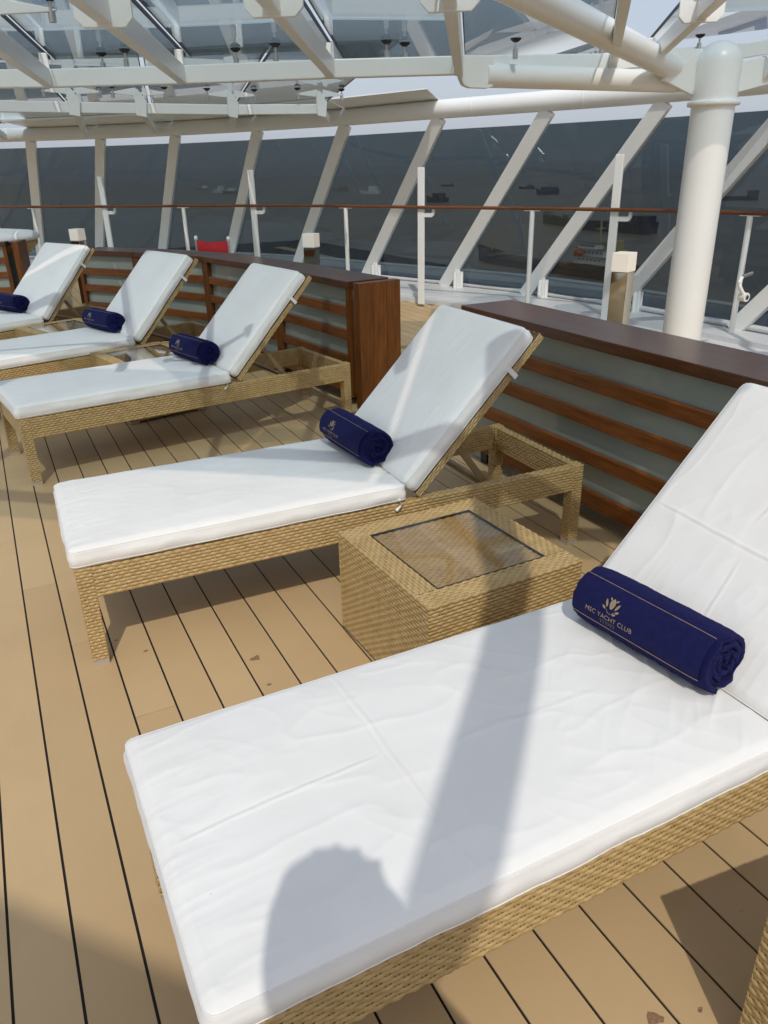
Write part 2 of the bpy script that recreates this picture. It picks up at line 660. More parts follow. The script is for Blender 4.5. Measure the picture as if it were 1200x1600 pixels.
class Rattan:
    """a mesh of woven faces plus a dark core"""
    def __init__(self):
        self.v, self.q, self.m, self.n = [], [], [], 0

    def face(self, O, U, V, lu, lv, **kw):
        v, q = weave(O, U, V, lu, lv, **kw)
        self.v.append(v)
        self.q.append(q + self.n)
        self.m.append(np.zeros(len(q), int))
        self.n += len(v)

    def core(self, lo, hi):
        x0, y0, z0 = lo
        x1, y1, z1 = hi
        p = np.array([(x0, y0, z0), (x1, y0, z0), (x1, y1, z0), (x0, y1, z0), (x0, y0, z1), (x1, y0, z1), (x1, y1, z1), (x0, y1, z1)], float)
        q = np.array([(0, 3, 2, 1), (4, 5, 6, 7), (0, 1, 5, 4), (1, 2, 6, 5), (2, 3, 7, 6), (3, 0, 4, 7)])
        self.v.append(p)
        self.q.append(q + self.n)
        self.m.append(np.ones(6, int))
        self.n += 8

    def block(self, lo, hi, faces='xXyYzZ', d=0.004, core_top=None, **kw):
        """woven block; strands run along the long way of each face"""
        x0, y0, z0 = lo
        x1, y1, z1 = hi
        self.core((x0 + d, y0 + d, z0 + d * ('z' in faces)), (x1 - d, y1 - d, core_top or z1 - d))
        lx, ly, lz = x1 - x0, y1 - y0, z1 - z0
        e = d - 0.0018
        if 'y' in faces:
            self.face((x0, y0 + e, z0), (1, 0, 0), (0, 0, 1), lx, lz, **kw)
        if 'Y' in faces:
            self.face((x1, y1 - e, z0), (-1, 0, 0), (0, 0, 1), lx, lz, **kw)
        if 'x' in faces:
            self.face((x0 + e, y1, z0), (0, -1, 0), (0, 0, 1), ly, lz, **kw)
        if 'X' in faces:
            self.face((x1 - e, y0, z0), (0, 1, 0), (0, 0, 1), ly, lz, **kw)
        if 'Z' in faces:
            if lx >= ly:
                self.face((x0, y0, z1 - e), (1, 0, 0), (0, 1, 0), lx, ly, **kw)
            else:
                self.face((x1, y0, z1 - e), (0, 1, 0), (-1, 0, 0), ly, lx, **kw)
        if 'z' in faces:
            self.face((x0, y1, z0 + e), (1, 0, 0), (0, -1, 0), lx, ly, **kw)

    def mesh(self, name):
        q = np.concatenate(self.q)
        me = np_mesh(name, np.concatenate(self.v), q, 'wicker')
        me.materials.append(MATS['wicker_dark'])
        mi = np.concatenate(self.m).astype(np.int32)
        me.polygons.foreach_set('material_index', mi)
        me.polygons.foreach_set('use_smooth', mi == 0)
        me.update()
        return me


# ------------------------------------------------------------------ cushions
LAST_RINGS = []


def add_piping(parent):
    m = MB()
    for ring in LAST_RINGS:
        m.tube(ring + ring[:1], 0.0016, 5, cap=False)
    return m.build('piping', 'cushion_cloth', parent)


def cushion_mesh(name, L, W, T, seed, foot_gather=0.0, creases=(), res=0.011, hinge_folds=0.0, r=0.025, puff=0.015):
    prof = []
    for a in (20, 40, 55, 72, 90):
        prof.append((r * math.sin(R(a)), T - r * (1 - math.cos(R(a)))))
    prof += [(r + 0.004, T * 0.55), (r + 0.003, T * 0.35), (r, 0.012), (r * 0.6, 0.002), (0.0, 0.0)]
    K = len(prof)
    nx, ny = int(L / res), int(W / res)
    xs, ys = np.linspace(r, L - r, nx + 1), np.linspace(r, W - r, ny + 1)
    ix, iy = np.arange(-K, nx + K + 1), np.arange(-K, ny + K + 1)
    IX, IY = np.meshgrid(ix, iy, indexing='ij')
    ex = np.where(IX < 0, IX, np.where(IX > nx, IX - nx, 0)).astype(float)
    ey = np.where(IY < 0, IY, np.where(IY > ny, IY - ny, 0)).astype(float)
    CX, CY = xs[np.clip(IX, 0, nx)], ys[np.clip(IY, 0, ny)]
    lev = np.maximum(abs(ex), abs(ey)).astype(int)
    ln = np.hypot(ex, ey)
    dx, dy = np.where(ln > 0, ex / np.maximum(ln, 1e-9), 0), np.where(ln > 0, ey / np.maximum(ln, 1e-9), 0)
    rad = np.array([0.0] + [p[0] for p in prof])[lev]
    Z = np.array([T] + [p[1] for p in prof])[lev]
    X, Y = CX + dx * rad, CY + dy * rad
    u, v = X / L, Y / W
    topw = np.clip((Z - T * 0.5) / (T * 0.5), 0, 1)
    edge = np.minimum(np.minimum(X, L - X), np.minimum(Y, W - Y))
    inn = np.clip(edge / 0.05, 0, 1)
    rise = puff * (1 - np.abs(2 * u - 1) ** 6) * (1 - np.abs(2 * v - 1) ** 4)
    # broad dents and drawn wrinkles
    dent = (fbm(X * 3.2 + seed, Y * 3.2, seed, 3) - 0.5) * 0.005
    wx = X + 0.05 * fbm(X * 4, Y * 4, seed + 5, 2)
    wy = Y + 0.05 * fbm(X * 4 + 9, Y * 4, seed + 6, 2)
    rid = 1 - np.abs(2 * fbm(wx * 4.0, wy * 10.0, seed + 9, 2) - 1)
    wr = (rid ** 8) * 0.0016
    rid2 = 1 - np.abs(2 * fbm((wx + wy) * 8, (wx - wy) * 3, seed + 19, 2) - 1)
    wr += (rid2 ** 8) * 0.0009
    if foot_gather:
        g = 1 - np.abs(2 * fbm(X * 3.0 + 0.4 * vnoise(X * 9, Y * 5, seed), Y * 42, seed + 3, 2) - 1)
        wr += foot_gather * (g ** 4) * np.exp(-np.maximum(X - 0.02, 0) / 0.15)
    if hinge_folds:
        d = np.exp(-np.maximum(L - X, 0) / 0.22)
        g = 1 - np.abs(2 * fbm((X * 0.75 + Y * 0.66) * 2.6, (X * -0.66 + Y * 0.75) * 17, seed + 31, 3) - 1)
        wr += hinge_folds * (g ** 4) * d
    for (ax, ay, bx, by, hgt, wid) in creases:
        tx, ty = bx - ax, by - ay
        l2 = math.hypot(tx, ty)
        tx, ty = tx / l2, ty / l2
        s = (X - ax) * tx + (Y - ay) * ty
        dist = -(X - ax) * ty + (Y - ay) * tx + 0.004 * (vnoise(s * 9, s * 0 + 3, seed) - 0.5)
        m = np.clip(s / 0.06, 0, 1) * np.clip((l2 - s) / 0.06, 0, 1)
        wr += hgt * m * (np.exp(-(dist / wid) ** 2) - 0.35 * np.exp(-((dist - 2.2 * wid) / (1.6 * wid)) ** 2))
    Z = Z + topw * (rise + dent * inn + wr)
    side = (lev >= 5) & (lev <= 8)
    sw = (fbm(X * 9 + Y * 9, Z * 20, seed + 41, 3) - 0.5) * 0.010
    X, Y = X + dx * sw * side, Y + dy * sw * side
    sag = 0.004 * (fbm(X * 5, Y * 5, seed + 50, 2) - 0.5)
    Z = Z + sag * (lev >= 7)
    # seam: the covers are piped at the upper edge
    seam = (lev == 3)
    X, Y, Z = X + dx * 0.0014 * seam, Y + dy * 0.0014 * seam, Z + 0.0012 * seam
    n1, n2 = X.shape
    rings = []
    for lv_ in (3, 8):
        a, b = K - lv_, K + nx + lv_
        c, d = K - lv_, K + ny + lv_
        path = [(i, c) for i in range(a, b)] + [(b, j) for j in range(c, d)] + [(i, d) for i in range(b, a, -1)] + [(a, j) for j in range(d, c, -1)]
        step = 2
        rings.append([(X[i, j], Y[i, j], Z[i, j]) for i, j in path[::step]])
    LAST_RINGS[:] = rings
    verts = np.stack([X, Y, Z], -1).reshape(-1, 3)
    a = (np.arange(n1 - 1)[:, None] * n2 + np.arange(n2 - 1)[None, :]).ravel()
    quads = np.stack([a, a + n2, a + n2 + 1, a + 1], -1)
    return np_mesh(name, verts, quads, 'cushion_cloth')


# ------------------------------------------------------------------ sun lounger
LEN, WID = 2.05, 0.66
RZ0, RZ1 = 0.262, 0.372
HX, BA, BLEN, CT = 1.19, R(46.0), 0.75, 0.073
LEGW = 0.052

rt = Rattan()
rt.block((LEGW, 0, RZ0), (LEN - LEGW, 0.042, RZ1), 'yYzZ')
side_me = rt.mesh('side_rail')
rt = Rattan()
rt.block((0.003, LEGW, RZ0), (0.042, WID - LEGW, RZ1), 'xXzZ')
end_me = rt.mesh('end_rail')
rt = Rattan()
rt.block((0, 0, 0.02), (LEGW, LEGW, RZ1 + 0.004), 'xXyYZ', pu=0.0130)
leg_me = rt.mesh('leg')
gl = MB()
gl.box((0.001, 0.001, 0.0), (LEGW - 0.001, LEGW - 0.001, 0.0215))
glide_me = gl.mesh('glide', 'glide_metal')
rt = Rattan()
rt.block((0, 0, -0.030), (0.775, 0.644, 0.0), 'xXyYz', pu=0.017)
backframe_me = rt.mesh('backrest_frame')


def make_lounger(loc, rz, label, seed, gather, creases_seat=(), creases_back=(), res=0.012, ba=BA, folds=0.003, HX=HX):
    th = thing('sun_lounger', label, 'sun lounger', (loc[0], loc[1], 0), rz, 'wicker sun loungers with white cushions')
    link_mesh('side_rail', side_me, th, (0, 0, 0))
    link_mesh('side_rail', side_me, th, (LEN, WID, 0), (0, 0, math.pi))
    link_mesh('end_rail', end_me, th)
    link_mesh('end_rail', end_me, th, (LEN, WID, 0), (0, 0, math.pi))
    for x, y in ((0, 0), (0, WID - LEGW), (LEN - LEGW, 0), (LEN - LEGW, WID - LEGW)):
        lg = link_mesh('leg', leg_me, th, (x, y, 0))
        link_mesh('glide', glide_me, lg)
    m = MB()
    m.box((0.043, 0.043, 0.335), (HX + 0.02, WID - 0.043, 0.366))
    m.build('seat_platform', 'wicker_dark', th)
    # cushion on the seat, another on the raised back
    cs = link_mesh('seat_cushion', cushion_mesh('seat_cushion', HX + 0.028, WID + 0.012, CT, seed, gather, creases_seat, res, folds), th, (-0.012, -0.006, RZ1 + 0.003))
    bx, bz = HX + CT * math.sin(ba), RZ1 + CT + 0.006 - CT * math.cos(ba)
    add_piping(cs)
    cb = link_mesh('back_cushion', cushion_mesh('back_cushion', BLEN, WID + 0.008, CT, seed + 100, 0.0012, creases_back, res, 0.0), th,
                   (bx, -0.004, bz), (0, -ba, 0))
    add_piping(cb)
    bf = link_mesh('backrest_frame', backframe_me, th, (bx + 0.004, 0.008, bz - 0.003), (0, -ba, 0))
    # strap that ties the cushion to the frame
    for dy in (-0.007, WID + 0.001):
        s = MB()
        s.box((0.58, dy + (0.002 if dy < 0 else -0.002), -0.034), (0.60, dy + (0.005 if dy < 0 else 0.003), CT * 0.3))
        s.box((0.58, 0.0 if dy < 0 else dy - 0.05, -0.037), (0.60, 0.05 if dy < 0 else dy + 0.003, -0.034))
        s.build('strap', 'cushion_cloth', cb, 0.0012)
    # tie at the foot of the back cushion
    s = MB()
    s.tube([(HX - 0.02, -0.008, RZ1 + 0.02), (HX - 0.015, -0.012, RZ1 - 0.005), (HX - 0.035, -0.010, RZ1 - 0.022)], [0.006, 0.005, 0.007], 8)
    s.build('cushion_tie', 'cushion_cloth', th)
    for yy in (0.075, WID - 0.075):
        a = Vector((bx + 0.26 * math.cos(ba) + 0.03 * math.sin(ba), yy, bz + 0.26 * math.sin(ba) - 0.03 * math.cos(ba)))
        b = Vector((1.60, yy, 0.355))
        p = MB()
        p.beam(a, b, 0.012, 0.028)
        arm = p.build('prop_arm', 'tan_metal', th, 0.003)
        k = MB()
        k.tube([a + Vector((0, -0.012, 0)), a + Vector((0, 0.012, 0))], 0.010, 12)
        k.build('pivot_bolt', 'steel', arm)
    p = MB()
    p.beam((1.60, 0.042, 0.345), (1.60, WID - 0.042, 0.345), 0.022, 0.022)
    p.build('cross_bar', 'tan_metal', th, 0.003)
    return th


crL1 = [(0.475, 0.0, 0.475, 0.66, 0.0034, 0.0026), (0.03, 0.325, 0.46, 0.345, 0.0026, 0.0030), (0.60, 0.31, 1.0, 0.30, 0.001, 0.006)]
crL1b = [(0.30, 0.0, 0.335, 0.66, 0.0034, 0.0026), (0.02, 0.30, 0.30, 0.33, 0.0018, 0.003), (0.36, 0.36, 0.72, 0.30, 0.0024, 0.003), (0.33, 0.16, 0.60, 0.05, 0.0014, 0.005)]
make_lounger((0.078, 0.750), 0.003, 'nearest wicker lounger, its white cushion creased across and crossed by a dark shadow stripe', 3, 0.0012, crL1, crL1b, 0.0047, folds=0.0058, HX=1.225)
make_lounger((0.071, 2.411), -0.027, 'wicker lounger just behind the glass topped wicker table, foot of its white cushion finely gathered', 11, 0.0034, res=0.0085)
make_lounger((0.012, 4.325), 0.129, 'shaded wicker lounger in front of the broad wooden end post of the slatted screen', 23, 0.002)
make_lounger((-0.26, 5.551), 0.274, 'wicker lounger with brightly sunlit back cushion, second from the far end of the row', 37, 0.002, res=0.014)
make_lounger((-0.703, 6.759), 0.438, 'farthest wicker lounger of the row, top of its back cushion in shade', 41, 0.002, res=0.014)


# ------------------------------------------------------------------ towels
TR = 0.083
TL = 0.395


def towel_meshes():
    turns, tk = 4.2, 0.0148
    n = 300
    out = []
    th = np.linspace(0, 2 * math.pi * turns, n)
    th_end = R(250)                                   # where the loose end lies: low on the side of the lounger's head
    ph = th - th[-1] + th_end
    rr = TR - (th[-1] - th) / (2 * math.pi) * (TR - 0.014) / turns
    ny = 60
    ys = np.linspace(0, TL, ny)
    TH, YY = np.meshgrid(ph, ys, indexing='ij')
    RR = np.repeat(rr[:, None], ny, 1)
    wob = (fbm(TH * 2.2 + 10, YY * 14, 5, 3) - 0.5) * 0.007 + (fbm(TH * 14, YY * 170, 8, 2) - 0.5) * 0.0022
    endw = np.exp(-np.minimum(YY, TL - YY) / 0.018)
    RO = RR + wob - 0.006 * endw * (RR / TR)
    RI = RO - (TR - 0.014) / turns * 0.86
    off = (fbm(TH * 1.3, TH * 0 + 4, 77, 3) - 0.5) * 0.022 + (1 - RR / TR) * 0.004
    Yj = YY + off * np.where(YY < TL / 2, 1, -1) * np.exp(-np.minimum(YY, TL - YY) / 0.05)
    sq = 0.95

    def xyz(r):
        x = r * np.cos(TH)
        z = np.maximum(r * np.sin(TH) * sq, -TR * 0.90)
        return np.stack([x, Yj, z], -1).reshape(-1, 3)
    V = np.concatenate([xyz(RO), xyz(RI)])
    a = (np.arange(n - 1)[:, None] * ny + np.arange(ny - 1)[None, :]).ravel()
    N = n * ny
    Q = [np.stack([a, a + ny, a + ny + 1, a + 1], -1), np.stack([N + a, N + a + 1, N + a + ny + 1, N + a + ny], -1)]
    i = np.arange(n - 1) * ny
    Q.append(np.stack([i, N + i, N + i + ny, i + ny], -1))
    j = i + ny - 1
    Q.append(np.stack([j, j + ny, N + j + ny, N + j], -1))
    for e in (0, (n - 1) * ny):
        k = e + np.arange(ny - 1)
        Q.append(np.stack([k, k + 1, N + k + 1, N + k], -1))
    return np_mesh('towel', V, np.concatenate(Q), 'terry')


def on_roll(arc, y, lift):
    """arc: length up from the lower edge of the band; the band faces the foot of the lounger and the sky"""
    th = R(196) - arc / TR
    r = TR + lift - 0.0006
    return (r * math.cos(th), y, r * math.sin(th) * 0.95)


BAND = 0.118
band_m = MB()
nb, nyb = 26, 20
P = []
for i in range(nb + 1):
    for j in range(nyb + 1):
        y = 0.012 + (TL - 0.024) * j / nyb
        P.append(on_roll(BAND * i / nb, y, 0.0034 - 0.003 * (1 if i in (0, nb) else 0) - 0.004 * math.exp(-min(y, TL - y) / 0.016)))
band_m.add(P, [(i * (nyb + 1) + j, i * (nyb + 1) + j + 1, (i + 1) * (nyb + 1) + j + 1, (i + 1) * (nyb + 1) + j) for i in range(nb) for j in range(nyb)], True)
band_me = band_m.mesh('towel_band', 'towel_band')
edge_m = MB()
for arc in (0.003, BAND - 0.003):
    pts = [on_roll(arc, 0.012 + (TL - 0.024) * j / 30, 0.0040 - 0.004 * math.exp(-min(0.012 + (TL - 0.024) * j / 30, TL - 0.012 - (TL - 0.024) * j / 30) / 0.016)) for j in range(31)]
    edge_m.tube(pts, 0.00075, 5)
edge_me = edge_m.mesh('gold_edging', 'gold_thread')


def text_on_roll(txt, size, y_mid, arc0, lift, spacing=1.0):
    cu = bpy.data.curves.new('lettering', 'FONT')
    cu.body = txt
    cu.size = size
    cu.align_x = 'CENTER'
    cu.space_character = spacing
    o = bpy.data.objects.new('lettering_source', cu)
    COL.objects.link(o)
    dg = bpy.context.evaluated_depsgraph_get()
    me = bpy.data.meshes.new_from_object(o.evaluated_get(dg))
    bpy.data.objects.remove(o)
    for v in me.vertices:
        v.co = on_roll(arc0 + v.co.y, y_mid - v.co.x, lift)
    me.materials.clear()
    me.materials.append(MATS['gold_thread'])
    return me


Y_LOGO = TL * 0.675
text_me = text_on_roll('MSC YACHT CLUB', 0.0168, Y_LOGO, 0.026, 0.0044, 1.05)
em = MB()


def emblem_poly(pts):
    """flat embroidered patch: points are (along, up) in metres about the emblem's foot"""
    q = [on_roll(0.046 + b, Y_LOGO - a, 0.0044) for a, b in pts]
    k = len(q)
    ca, cb = sum(a for a, b in pts) / k, sum(b for a, b in pts) / k
    em.add(q + [on_roll(0.046 + cb, Y_LOGO - ca, 0.0046)], [(i, (i + 1) % k, k) for i in range(k)])


def petal(cx, cy, ang, ln, wd):
    pts = []
    for i in range(14):
        s = 2 * math.pi * i / 14
        x = wd * math.sin(s) * (1 - 0.35 * math.cos(s)) * (0.9)
        y = -math.cos(s) * ln / 2 + ln / 2
        x *= (1 - 0.75 * (y / ln) ** 3)
        pts.append((cx + x * math.cos(ang) + y * math.sin(ang), cy - x * math.sin(ang) + y * math.cos(ang)))
    emblem_poly(pts)


petal(0, 0.010, 0, 0.028, 0.0098)
for sgn in (-1, 1):
    petal(sgn * 0.0118, 0.012, sgn * 0.42, 0.021, 0.0040)
    petal(sgn * 0.0060, 0.031, sgn * 0.75, 0.0095, 0.0030)
    petal(sgn * 0.0140, 0.006, sgn * 1.05, 0.013, 0.0036)
petal(0.008, -0.001, 1.2, 0.011, 0.0033)
for i in range(16):                                   # the round outline under the flower
    a0, a1 = R(200 + i * 140 / 16), R(200 + (i + 1) * 140 / 16)
    emblem_poly([(0.011 * math.cos(a0), 0.012 + 0.013 * math.sin(a0)), (0.011 * math.cos(a1), 0.012 + 0.013 * math.sin(a1)),
                 (0.0119 * math.cos(a1), 0.012 + 0.0141 * math.sin(a1)), (0.0119 * math.cos(a0), 0.012 + 0.0141 * math.sin(a0))])
emblem_me = em.mesh('emblem', 'gold_thread')
em = MB()
emblem_poly([(-0.024, -0.0262), (0.024, -0.0262), (0.024, -0.0256), (-0.024, -0.0256)])
for k in range(6):
    x = (k - 2.5) * 0.0078
    emblem_poly([(x + 0.0021 * (1 if i % 2 else 0.45) * math.sin(i * math.pi / 5), -0.0315 + 0.0021 * (1 if i % 2 else 0.45) * math.cos(i * math.pi / 5)) for i in range(10)])
stars_me = em.mesh('star_row', 'gold_thread')
towel_me = towel_meshes()


def place_towel(lounger_loc, rz, lx, ly, label, dz=0.0, tilt=0.0, yawt=0.0):
    c, s = math.cos(rz), math.sin(rz)
    z = RZ1 + 0.003 + CT + 0.010 + TR * 0.90 + dz
    t = thing('rolled_towel', label, 'towel', (lounger_loc[0] + c * lx - s * ly, lounger_loc[1] + s * lx + c * ly, z), 0, 'rolled navy towels on the loungers')
    t.rotation_euler = (0, tilt, rz + yawt)
    link_mesh('terry_roll', towel_me, t)
    b = link_mesh('printed_band', band_me, t)
    link_mesh('gold_edging', edge_me, b)
    link_mesh('lettering', text_me, b)
    link_mesh('emblem', emblem_me, b)
    link_mesh('star_row', stars_me, b)


place_towel((0.078, 0.750), 0.003, 1.212, 0.165, 'rolled navy towel with gold lettering on the nearest lounger', yawt=0.10)
place_towel((0.071, 2.411), -0.027, 1.180, 0.195, 'rolled navy towel on the lounger behind the square wicker table', yawt=0.06)
place_towel((0.012, 4.325), 0.129, 1.165, 0.185, 'rolled navy towel on the shaded lounger before the wooden end post', yawt=0.12)
place_towel((-0.26, 5.551), 0.274, 1.185, 0.215, 'rolled navy towel against the brightly sunlit back cushion', yawt=0.08)
place_towel((-0.703, 6.759), 0.438, 1.185, 0.265, 'rolled navy towel on the farthest lounger of the row', yawt=0.05)

# ------------------------------------------------------------------ side tables
TX, TY, TH_ = 0.575, 0.595, 0.398
rt = Rattan()
rt.block((0, 0, 0.016), (TX, TY, TH_ - 0.002), 'xXyY', core_top=TH_ - 0.05, pv=0.0118, pu=0.0175)
body_me = rt.mesh('woven_body')
rt = Rattan()
RW = 0.082
zt = TH_ - 0.004
rt.core((0.002, 0.002, TH_ - 0.03), (TX - 0.002, RW, zt - 0.001))
rt.core((0.002, TY - RW, TH_ - 0.03), (TX - 0.002, TY - 0.002, zt - 0.001))
rt.core((0.002, RW, TH_ - 0.0299), (RW, TY - RW, zt - 0.0011))
rt.core((TX - RW, RW, TH_ - 0.0299), (TX - 0.002, TY - RW, zt - 0.0011))
rt.face((0, 0, zt), (1, 0, 0), (0, 1, 0), TX, RW)
rt.face((0, TY - RW, zt), (1, 0, 0), (0, 1, 0), TX, RW)
rt.face((RW, RW, zt), (0, 1, 0), (-1, 0, 0), TY - 2 * RW, RW)
rt.face((TX, RW, zt), (0, 1, 0), (-1, 0, 0), TY - 2 * RW, RW)
rim_me = rt.mesh('woven_rim')
rt = Rattan()
rt.core((RW, RW, TH_ - 0.04), (TX - RW, TY - RW, TH_ - 0.0135))
rt.face((RW, RW, TH_ - 0.0125), (1, 0, 0), (0, 1, 0), TX - 2 * RW, TY - 2 * RW)
inner_me = rt.mesh('woven_centre')
g = MB()
g.box((RW + 0.004, RW + 0.004, TH_ - 0.0065), (TX - RW - 0.004, TY - RW - 0.004, TH_ - 0.0005))
tglass_me = g.mesh('glass_top', 'table_glass')
g = MB()
for lo, hi in (((RW, RW), (TX - RW, RW + 0.0038)), ((RW, TY - RW - 0.0038), (TX - RW, TY - RW)), ((RW, RW + 0.0038), (RW + 0.0038, TY - RW - 0.0038)), ((TX - RW - 0.0038, RW + 0.0038), (TX - RW, TY - RW - 0.0038))):
    g.box((lo[0], lo[1], TH_ - 0.010), (hi[0], hi[1], TH_ - 0.002))
gasket_me = g.mesh('glass_gasket', 'dark_gasket')
g = MB()
for x in (0.012, TX - 0.072):
    g.box((x, 0.012, 0.0), (x + 0.06, TY - 0.012, 0.014))
skid_me = g.mesh('base_skid', 'glide_metal')


def side_table(loc, rz, label):
    t = thing('side_table', label, 'table', (loc[0], loc[1], 0), rz, 'wicker side tables between the loungers')
    for n, m in (('woven_body', body_me), ('woven_rim', rim_me), ('woven_centre', inner_me), ('glass_top', tglass_me), ('base_skid', skid_me)):
        o = link_mesh(n, m, t)
        if n == 'glass_top':
            link_mesh('glass_gasket', gasket_me, o)
    return t


side_table((0.940, 1.628), 0.035, 'square wicker side table with inset glass top beside the nearest lounger')
side_table((0.903, -0.067), -0.11, 'wicker table corner at the bottom edge of the photo, in front of the nearest lounger')
side_table((0.68, 5.19), 0.20, 'wicker side table mostly hidden behind the shaded lounger, pale reflection on its glass')
side_table((0.335, 6.60), 0.34, 'wicker side table beside the farthest lounger of the row')

# ------------------------------------------------------------------ slatted wooden screens
WH, WT = 0.86, 0.31


def screen(name_label, pts, n_sign, end_post_at=None):
    """pts: front top edge from one end to the other; the screen's depth lies to the far side"""
    th = thing('slatted_screen', name_label, 'screen', (0, 0, 0), 0, 'slatted wooden screens behind the loungers')
    P = [Vector((x, y, 0)) for x, y in pts]
    nn = []
    for a, b in zip(P[:-1], P[1:]):
        d = (b - a).normalized()
        nn.append(Vector((d.y, -d.x, 0)) * n_sign)
    corner_n = [nn[0]] + [((nn[i] + nn[i + 1]) / (1 + nn[i].dot(nn[i + 1]))) for i in range(len(nn) - 1)] + [nn[-1]]
    Z = lambda q, z: Vector((q.x, q.y, z))
    for i, (a, b) in enumerate(zip(P[:-1], P[1:])):
        d = (b - a).normalized()
        n = nn[i]
        A2, B2 = a + corner_n[i] * WT, b + corner_n[i + 1] * WT
        L = (b - a).length
        ang = math.atan2(d.y, d.x)
        # every wooden piece is built along its own x axis so that the grain follows it
        def board(nm, off, z0, z1, depth, mat='teak_long', s0=0.0, s1=None, bev=0.004):
            s1 = L if s1 is None else s1
            m = MB()
            m.box((0, 0, z0), (s1 - s0, depth, z1))
            q = a + d * s0 + n * off
            o = m.build(nm, mat, th, bev, (q.x, q.y, 0), (0, 0, ang))
            if n_sign > 0:
                o.scale = (1, -1, 1)
            return o
        m = MB()
        org = a
        loc2 = lambda q, z: Vector(((q - org).dot(d), (q - org).dot(Vector((-d.y, d.x, 0))), z))
        e0, e1 = a - corner_n[i] * 0.012, b - corner_n[i + 1] * 0.012
        quad = [loc2(e0, WH - 0.05), loc2(e1, WH - 0.05), loc2(B2 + corner_n[i + 1] * 0.012, WH - 0.05), loc2(A2 + corner_n[i] * 0.012, WH - 0.05)]
        m.prism(quad, (0, 0, 1), 0.05)
        m.build('top_cap', 'teak_cap', th, 0.004, (a.x, a.y, 0), (0, 0, ang))
        for zc0, zc1 in ((0.625, 0.690), (0.462, 0.528), (0.288, 0.354), (0.085, 0.165)):
            board('slat', 0.0, zc0, zc1, 0.028, s0=0.02, s1=L - 0.02)
            board('slat', WT - 0.028, zc0, zc1, 0.028, s0=0.02, s1=L - 0.02)
        for off in (0.034, WT - 0.044):
            m = MB()
            m.box((0.01, 0, 0.09), (L - 0.01, 0.010, WH - 0.052))
            q = a + n * off
            o = m.build('frosted_panel', 'frosted_glass', th, 0, (q.x, q.y, 0), (0, 0, ang))
            if n_sign > 0:
                o.scale = (1, -1, 1)
        for s in ((0.0, 0.045), (L - 0.045, L)):
            for off in (-0.004, WT - 0.030):
                m = MB()
                m.box((0, 0, 0.06), (s[1] - s[0], 0.034, WH - 0.051))
                q = a + d * s[0] + n * off
                o = m.build('muntin', 'teak_upright', th, 0.003, (q.x, q.y, 0), (0, 0, ang))
                if n_sign > 0:
                    o.scale = (1, -1, 1)
        for s in (0.18, L - 0.18):
            m = MB()
            q = a + d * s + n * (WT / 2)
            m.box((-0.03, -0.11, 0), (0.03, 0.11, 0.088))
            m.build('foot', 'black_metal', th, 0, (q.x, q.y, 0), (0, 0, ang))
    for idx in ([end_post_at] if isinstance(end_post_at, int) else (end_post_at or [])):
        q = P[idx]
        n = nn[0] if idx == 0 else nn[-1]
        d = (P[1] - P[0]).normalized() * -1 if idx == 0 else (P[-1] - P[-2]).normalized()
        ang = math.atan2(n.y, n.x)
        wid = (WT + 0.024) / 3
        for k in range(3):
            m = MB()
            m.box((0, -0.07, 0.0), (wid - 0.0012, 0.0, WH - 0.001)) if d.cross(n).z > 0 else m.box((0, 0, 0.0), (wid - 0.0012, 0.07, WH - 0.001))
            pp = q + d * 0.071 * 0 + n * (-0.012 + wid * k) + d * 0.0705
            m.build('end_board', 'teak_upright', th, 0.003, (pp.x, pp.y, 0), (0, 0, ang))
    return th


screen('curved slatted wooden screen whose broad end post stands behind the shaded lounger', [(2.165, 4.83), (2.03, 5.92), (1.79, 7.12), (1.34, 8.00), (0.88, 8.62)], 1, 0)
screen('slatted wooden screen with dark flat top right behind the nearest lounger', [(2.285, 3.60), (2.30, 1.50), (2.31, -0.9)], -1)
screen('far slatted wooden screen, only its end post seen at the left edge', [(0.30, 10.30), (-1.0, 10.75), (-2.6, 11.1)], 1, 0)

# ------------------------------------------------------------------ white waterway and windscreen
ws = thing('windscreen', 'raked white framed windscreen of dark tinted glass around the deck edge', 'windscreen', (0, 0, 0))
wway = MB()
base_c = spline([(x, y, 0) for x, y in BASES], 6)
rc = spline([(x, y, 0) for x, y in RAIL], 12)
oc = spline([(x + 0.9, y + 1.2, 0) for x, y in BASES], 12)
m = len(oc)
rs = spline([(x, y, 0) for x, y in EDGE], 12)
P = []
for a, b in zip(rs, oc):
    n = Vector((b.x - a.x, b.y - a.y, 0)).normalized()
    i0 = a
    i1 = a + n * 0.24
    P += [(i0.x, i0.y, -0.04), (i0.x, i0.y, 0.045), (i1.x, i1.y, 0.05), (i1.x, i1.y, 0.095), (b.x, b.y, 0.10), (b.x, b.y, -1.5)]
wway.add(P, [(i * 6 + j, (i + 1) * 6 + j, (i + 1) * 6 + j + 1, i * 6 + j + 1) for i in range(m - 1) for j in range(5)])
tag(wway.build('waterway', 'white_deck_paint'), kind='structure')
# ship's side below the deck edge
hs = MB()
P = []
for b in oc:
    P += [(b.x, b.y, -1.4), (b.x + 0.02, b.y + 0.02, 0.12), (b.x + 0.16, b.y + 0.14, 0.12), (b.x + 0.6, b.y + 0.3, -14)]
hs.add(P, [(i * 4 + j, (i + 1) * 4 + j, (i + 1) * 4 + j + 1, i * 4 + j + 1) for i in range(m - 1) for j in range(3)])
tag(hs.build('hull_edge', 'white_paint'), kind='structure')

